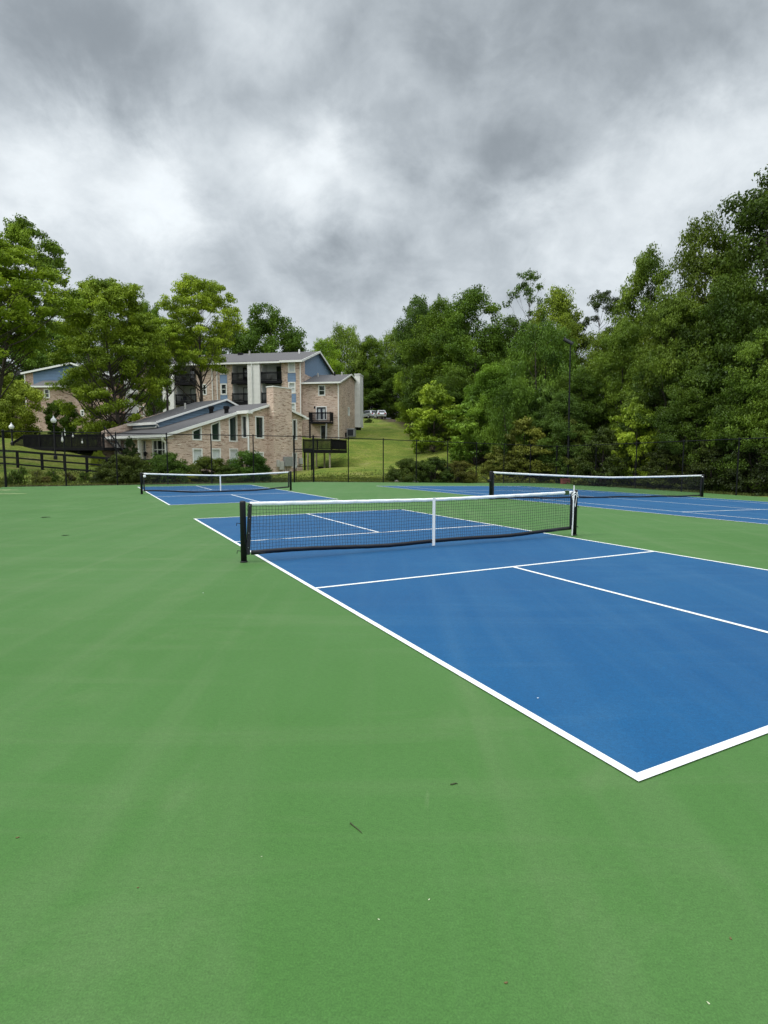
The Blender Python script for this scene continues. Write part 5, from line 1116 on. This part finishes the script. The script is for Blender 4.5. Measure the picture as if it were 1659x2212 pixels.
W_ = [('feather', 745, 708, 142, 62, 'feathery pale green tree standing above the wing roof', (.095, .16, .04)),
      ('forest3', 800, 730, 142, 50, 'mid-green tree directly behind the cream siding chimney', MD),
      ('feather', 858, 712, 150, 52, 'wispy light tree at the left end of the wood, over the parked cars', (.085, .15, .035)),
      ('forest1', 905, 702, 100, 50, 'bright green tree leaning over the top of the grass slope', LT),
      ('broad1', 905, 640, 92, 52, 'round-topped dark tree on the shoulder of the wood', BL),
      ('forest2', 952, 655, 80, 78, 'dense tree with bright top left of the highest middle crown', MD),
      ('forest1', 1018, 628, 74, 82, 'large dense tree forming the highest middle crown', (.055, .11, .02)),
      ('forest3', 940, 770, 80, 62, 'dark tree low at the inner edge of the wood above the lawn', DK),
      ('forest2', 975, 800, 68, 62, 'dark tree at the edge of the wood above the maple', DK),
      ('thin', 1130, 586, 74, 48, 'thin bare-stemmed tree standing clear above the wood', BL),
      ('forest2', 1100, 690, 78, 70, 'dark tree under the thin bare-stemmed one', DK),
      ('forest1', 1192, 628, 64, 68, 'yellow-green topped tree behind the floodlight pole', (.10, .155, .028)),
      ('feather', 1165, 700, 55, 92, 'willow-like tree with upright leaves left of the floodlight', (.062, .125, .030)),
      ('forest3', 1065, 790, 56, 78, 'leafy tree with light lower boughs in the middle of the wood', (.065, .135, .024)),
      ('feather', 1110, 820, 51, 62, 'shorter feathery tree in front of the willow-like one', (.06, .12, .026)),
      ('pine', 1292, 628, 62, 52, 'dark pine with open top right of the floodlight', (.03, .052, .018)),
      ('forest2', 1300, 720, 55, 66, 'olive tree under the dark pine', OL),
      ('forest1', 1385, 545, 54, 74, 'pointed airy tree to the left of the giant at the right', (.075, .13, .026)),
      ('forest3', 1340, 700, 49, 80, 'olive-green tree between the floodlight and the giant', (.068, .122, .025)),
      ('forest2', 1500, 480, 45, 96, 'tall tree on the left flank of the giant', (.075, .12, .024)),
      ('forest1', 1640, 385, 42, 150, 'tallest giant tree at the right edge of the photo', (.050, .092, .020)),
      ('forest3', 1450, 640, 42, 96, 'broad olive tree in front of the giant\'s left flank', (.075, .13, .026)),
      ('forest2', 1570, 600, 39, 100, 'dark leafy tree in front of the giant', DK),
      ('forest1', 1640, 720, 34, 90, 'bright-leaved tree close behind the right fence at the photo edge', (.072, .135, .028)),
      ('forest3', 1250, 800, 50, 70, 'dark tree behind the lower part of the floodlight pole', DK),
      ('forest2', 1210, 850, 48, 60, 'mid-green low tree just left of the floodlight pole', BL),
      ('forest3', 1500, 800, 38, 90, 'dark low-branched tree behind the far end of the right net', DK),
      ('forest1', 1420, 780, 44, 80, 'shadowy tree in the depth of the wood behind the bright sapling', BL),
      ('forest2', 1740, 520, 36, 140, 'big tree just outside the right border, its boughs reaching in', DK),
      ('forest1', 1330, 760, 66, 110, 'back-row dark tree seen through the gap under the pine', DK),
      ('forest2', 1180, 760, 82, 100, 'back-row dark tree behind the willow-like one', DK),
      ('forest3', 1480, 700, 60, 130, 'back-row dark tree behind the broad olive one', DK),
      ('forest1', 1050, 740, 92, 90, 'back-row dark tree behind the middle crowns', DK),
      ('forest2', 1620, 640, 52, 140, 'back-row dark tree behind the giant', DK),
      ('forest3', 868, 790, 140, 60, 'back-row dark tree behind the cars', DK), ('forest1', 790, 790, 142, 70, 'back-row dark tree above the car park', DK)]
rr2 = random.Random(3)
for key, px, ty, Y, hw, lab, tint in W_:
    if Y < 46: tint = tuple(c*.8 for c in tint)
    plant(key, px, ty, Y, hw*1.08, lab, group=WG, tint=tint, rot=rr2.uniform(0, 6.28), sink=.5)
UG = 'low growth along the foot of the wood'
plant('sapling', 938, 828, 63, 62, 'light-leaved maple drooping over the grass slope', group=UG, tint=(.125, .20, .034), rot=.3)
plant('sapling', 905, 900, 68, 20, 'small light bough at the edge of the lawn below the maple', 'shrub', 'shrub', UG, LT, rot=2)
plant('sapling', 1025, 862, 55, 66, 'rounded green young tree at the foot of the wood, right of the maple', group=UG, tint=(.07, .14, .03), rot=1.3)
plant('juniper', 1135, 905, 48.5, 78, 'wide olive juniper with tiered boughs behind the far fence', 'shrub', 'juniper', UG, (.085, .105, .032), rot=.2)
plant('juniper', 1075, 962, 50, 46, 'low feathery olive shrub left of the juniper', 'shrub', 'shrub', UG, (.095, .12, .04), rot=2.2)
plant('juniper', 1225, 905, 47.5, 60, 'dull green shrub at the foot of the floodlight pole', 'shrub', 'shrub', UG, (.06, .085, .032), rot=1.2)
plant('juniper', 1300, 925, 42, 66, 'dark spreading shrub behind the middle of the right net', 'shrub', 'shrub', UG, (.026, .043, .014), rot=3.2)
plant('sapling', 1372, 866, 41.5, 56, 'bright yellow-green sapling behind the right net', group=UG, tint=(.115, .185, .03), rot=.8)
plant('juniper', 1440, 960, 37.5, 66, 'dim shrub beside the bright sapling', 'shrub', 'shrub', UG, (.034, .05, .015), rot=4.2)
plant('juniper', 1540, 950, 35.5, 70, 'dark shrub behind the far post of the right net', 'shrub', 'shrub', UG, (.02, .033, .011), rot=5.2)
plant('juniper', 1640, 930, 33, 84, 'dark shrub at the right edge of the photo behind the fence', 'shrub', 'shrub', UG, (.02, .033, .011), rot=2.7)
plant('sapling', 1175, 830, 50, 50, 'young tree with pale leaf tips above the juniper', group=UG, tint=BL, rot=2.5)
plant('sapling', 1590, 850, 35, 60, 'young dark-leaved tree behind the right side fence', group=UG, tint=(.035, .07, .016), rot=4.5)
BG = 'bushes planted behind the far fence'
Bs = [('bush2', 262, 988, 35.2, 50, 'tall dark bush at the left of the row in front of the porch', (.040, .062, .018)), ('bush1', 302, 1000, 35.6, 34, 'dark bush squeezed between the tall left bush and the porch bush', (.045, .075, .02)),
      ('bush2', 362, 984, 36.3, 48, 'dark green bush in front of the clubhouse left corner', (.040, .085, .02)), ('bush1', 452, 992, 37.2, 42, 'loose bush under the clubhouse lower windows', (.055, .085, .02)),
      ('bush2', 533, 980, 38.3, 50, 'largest deep-green bush in front of the brick wall', (.035, .085, .018)), ('bush1', 408, 1026, 36.3, 28, 'small bright yellow-green bush seen through the far left net', (.17, .21, .035)),
      ('bush1', 322, 1018, 35.4, 34, 'low dark bush behind the left post of the far left net', (.035, .055, .017)), ('bush1', 490, 1010, 37.3, 40, 'low dark bush between the two bushes under the windows', (.04, .07, .018)), ('bush2', 884, 996, 42.2, 42, 'left one of the three dark bushes at the foot of the slope', (.038, .066, .020)), ('bush1', 935, 993, 42.6, 38, 'middle one of the three dark bushes at the foot of the slope', (.040, .075, .020)),
      ('bush2', 988, 1001, 43.0, 36, 'right one of the three bushes, slightly browner', (.065, .075, .024))]
for i, (key, px, ty, Y, hw, lab, tint) in enumerate(Bs): plant(key, px, ty-4, Y, hw*1.15, lab, 'bush', 'bush', BG, tuple(c*.85 for c in tint), rot=i*1.3, sink=.1)
# pale flowering shrub on the bank, its blossoms are leaf-sized petals
rb = plant('bush2', 206, 908, 60, 28, 'pale-flowered shrub beside the porch roof', 'bush', 'flowering_shrub', None, (.07, .11, .03), rot=1, sink=.1, z0=at(206, 940, 60).z)
rng = np.random.default_rng(7); C = np.array([[0, 0, 1.3]]); V, F = leaves(rng, C, np.array([[1.7, 1.7, .9]]), 420, .13, 1.0, .95, 1.1); bl = bpy.data.objects.new('blossom', mesh_np('blossom', V, F, M['flower'])); col.objects.link(bl); bl.parent = rb
plant('sapling', 282, 945, 47.3, 17, 'slim dark evergreen beside the porch door', 'shrub', 'shrub', None, (.03, .055, .018), rot=1)
plant('bush1', 213, 975, 47, 15, 'small bright shrub by the deck stairs', 'bush', 'bush', None, (.12, .17, .03), rot=1)
plant('bush2', 797, 905, 104, 12, 'small dark bush beside the siding chimney below the parked cars', 'bush', 'bush', None, (.03, .05, .016), rot=1, z0=at(797, 922, 104).z)
wr_ = random.Random(12)
words = ['thickest', 'palest', 'leftmost', 'short', 'reddish', 'broad', 'spindly', 'dark', 'ragged', 'lone']
wl_ = [(42, 1008, 'weed clump nearest the far left corner post'), (75, 1012, 'broad weed clump right of the corner post'), (112, 1016, 'pale weed clump on the bank between the corner post and the next post'), (150, 1018, 'weed clump just right of the second fence post'), (182, 1020, 'whitish weed clump in the middle of the second fence bay'), (214, 1024, 'weed clump beside the tall dark bush'), (22, 1016, 'weed clump squeezed behind the far left corner post'), (95, 1026, 'short reddish weed clump at the edge of the green surface')]
for i, (px, ty, lab) in enumerate(wl_):
    Y = 31.8+(px/220)*5.0; plant('weed', px, ty+(3 if i % 2 else 0), Y, 13, lab, 'weeds', 'weed_clump', 'weeds along the far left fence', [(.04, .075, .018), (.065, .085, .035), (.035, .065, .016), (.06, .062, .025)][i % 4], rot=i, sink=.05)
# ------------------------------------------------------------------ grass blades on the banks that can be seen close to the fence
def grass_patch():
    rng = np.random.default_rng(21); n = 60000; P = []
    x = rng.uniform(-24, 24, n*4); y = rng.uniform(31, 62, n*4)
    for a, b in zip(x, y):
        d = slab_dist(a, b)
        if .15 < d < 14 and rng.random() < max(.0, 1-d/13)**1.3:
            P.append((a, b, ground(a, b)))
        if len(P) >= n: break
    P = np.array(P[:60000]); n = len(P); h = rng.uniform(.05, .16, n)[:, None]; a = rng.uniform(0, 6.28, n); w = np.stack([np.cos(a), np.sin(a), 0*a], 1)*.035
    tip = P+np.stack([rng.normal(size=n)*.05, rng.normal(size=n)*.05, h[:, 0]], 1); V = np.stack([P-w, P+w, tip], 1).reshape(-1, 3); F = np.arange(3*n).reshape(n, 3)
    o = bpy.data.objects.new('grass', mesh_np('grass', V, F, M['leaf'])); col.objects.link(o); o.color = (.085, .11, .02, 1); tag(o, 'short mown grass on the bank behind the fences', 'grass', kind='stuff')
grass_patch()

# ------------------------------------------------------------------ debris on the court
def ground_pt(px, py):
    r = ray(px, py); k = -CAM_H/r.z; return CAM+r*k
def twig(pts, rads, label, mat='twig', name='twig', cat='twig', group='twigs lying on the green surface'):
    P = [ground_pt(*p) for p in pts]; b = P[0].copy(); m = MB(); m.tube([(p.x-b.x, p.y-b.y, r+.001) for p, r in zip(P, rads)], rads, 6)
    o = m.build(name, M[mat], smooth=True); o.location = (b.x, b.y, 0); tag(o, label, cat, group); return o
twig([(757, 1780), (763, 1785), (771, 1791), (778, 1797), (782, 1801)], [.0035, .0026, .0024, .002, .001], 'long curved green twig in the middle of the green foreground')
twig([(973, 1696), (979, 1695), (985, 1693), (989, 1694)], [.003, .0032, .0026, .001], 'short dark twig below the near corner of the blue court')
def leaflet(px, py, s, rot, label, mat, cat='leaf', group='bits of leaf litter on the court', name='fallen_leaf', z=.001):
    p = ground_pt(px, py); m = MB(); n = 9; top_ = []; bot_ = []
    for i in range(n): a = 2*math.pi*i/n; r = s*(1+.25*math.sin(3*a+rot)); top_.append((r*math.cos(a), r*.5*math.sin(a), .0012+s*.18*abs(math.sin(a)))); bot_.append((r*math.cos(a), r*.5*math.sin(a), 0.0+s*.15*abs(math.sin(a))))
    m.hexa(bot_, top_); o = m.build(name, M[mat]); o.location = (p.x, p.y, z); o.rotation_euler.z = rot; tag(o, label, cat, group)
for px, py, s_, rt, lab, mt in [(565, 1851, .004, .3, 'tiny pale fleck left of the foreground twigs', 'chip'), (927, 1944, .006, .8, 'small pale green fleck below the short twig', 'chip'), (818, 1987, .0055, 2.6, 'small greyish curl of leaf in the lower middle of the photo', 'chip'),
        (1578, 2028, .006, 1.2, 'small dark leaf bit near the lower right edge', 'deadleaf'), (1093, 2124, .006, .2, 'small dark leaf bit near the bottom right of centre', 'deadleaf'), (38, 1810, .007, .5, 'small dark leaf bit at the left edge of the foreground', 'deadleaf'),
        (1530, 2168, .007, 2.0, 'pale dry leaf bit in the bottom right corner', 'chip'), (1162, 1511, .009, .2, 'white fleck on the blue court', 'line'), (439, 1281, .01, 1.0, 'white fleck on the green beside the faint hairline crack', 'line'), (298, 1918, .004, .1, 'tiny dark speck left of the foreground centre', 'deadleaf')]:
    leaflet(px, py, s_*(.7 if mt in ('chip', 'line') else 1), rt, lab, mt, z=.0095 if px == 1162 else .001)
for i, (px, py, s_, lab) in enumerate([(178, 1039, .16, 'dark damp leaf scrap far left, beside the white net post court'), (98, 1118, .2, 'thin dark leaf scrap on the green surface at the far left'), (141, 1157, .12, 'small dark tuft on the green surface left of the near net')]):
    leaflet(px, py+ (6 if i == 0 else 0), s_*.55, .4, lab, 'algae')
for px, py, w_, lab in [(905, 1040, .22, 'pale stone at the edge of the surface left of the three bushes'), (945, 1041, .3, 'pale stone under the left of the three bushes')]:
    q = at(px-48, py, 41.2); o = MB().lathe([(w_*.7, 0), (w_, .06), (w_*.75, .15), (w_*.3, .2)], (0, 0, 0), 7).build('stone', M['rock'], bevel=.02); o.location = (q.x, q.y, ground(q.x, q.y)); tag(o, lab, 'stone', 'stones along the edge of the surface')

# ------------------------------------------------------------------ bare soil and mulch along the fence, dust on the court corner
def patch(name, mat, cx_, w_fn, z, n=40, kind='structure', label=None, cat=None):
    m = MB(); rnd = random.Random(hash(name) % 99 if False else len(name)); L_ = []; R_ = []
    for i in range(n+1):
        (x, y), nx, ny, a, b = cx_(i/n, rnd); L_.append((x+nx*a, y+ny*a)); R_.append((x+nx*b, y+ny*b))
    for i in range(n):
        q = [L_[i], L_[i+1], R_[i+1], R_[i]]; m.add([(x, y, w_fn(x, y)+z) for x, y in q], [(0, 1, 2, 3)])
    o = m.build(name, M[mat]); tag(o, label, cat, kind=kind); return o
nF = Vector((-dF.y, dF.x))
def strip(s0, s1, a, b, j):
    def f(t, rnd):
        p = FA+dF*(s0+(s1-s0)*t); e = math.sin(math.pi*t)**.4; return (p.x, p.y), nF.x, nF.y, a+rnd.uniform(-j, j)*.3, a+(b-a)*e+rnd.uniform(-j, j)
    return f
patch('mulch_strip', 'mulch', strip(-.2, 13, .27, .75, .16), lambda x, y: zc(x, y)-.04, .075, 60)
patch('mulch_strip', 'mulch', strip(13, 36, .32, .5, .08), lambda x, y: zc(x, y)-.04, .06, 80)
def dust(px0, px1, py, h):
    m = MB(); rnd = random.Random(px1); N_ = 28; T_ = []; B_ = []
    for i in range(N_+1):
        x = px0+(px1-px0)*i/N_; e = math.sin(math.pi*min(1, max(.02, i/N_*.96+.04)))**.5; T_.append(ground_pt(x, py-h*e*rnd.uniform(.5, 1))); B_.append(ground_pt(x, py+h*e*rnd.uniform(.5, 1)))
    for i in range(N_): m.add([(p.x, p.y, .0035) for p in (T_[i], T_[i+1], B_[i+1], B_[i])], [(0, 1, 2, 3)])
    tag(m.build('dust_stain', M['dust']), kind='structure')
dust(-30, 42, 1058.5, 1.6); dust(-30, 60, 1066.5, 1.3)
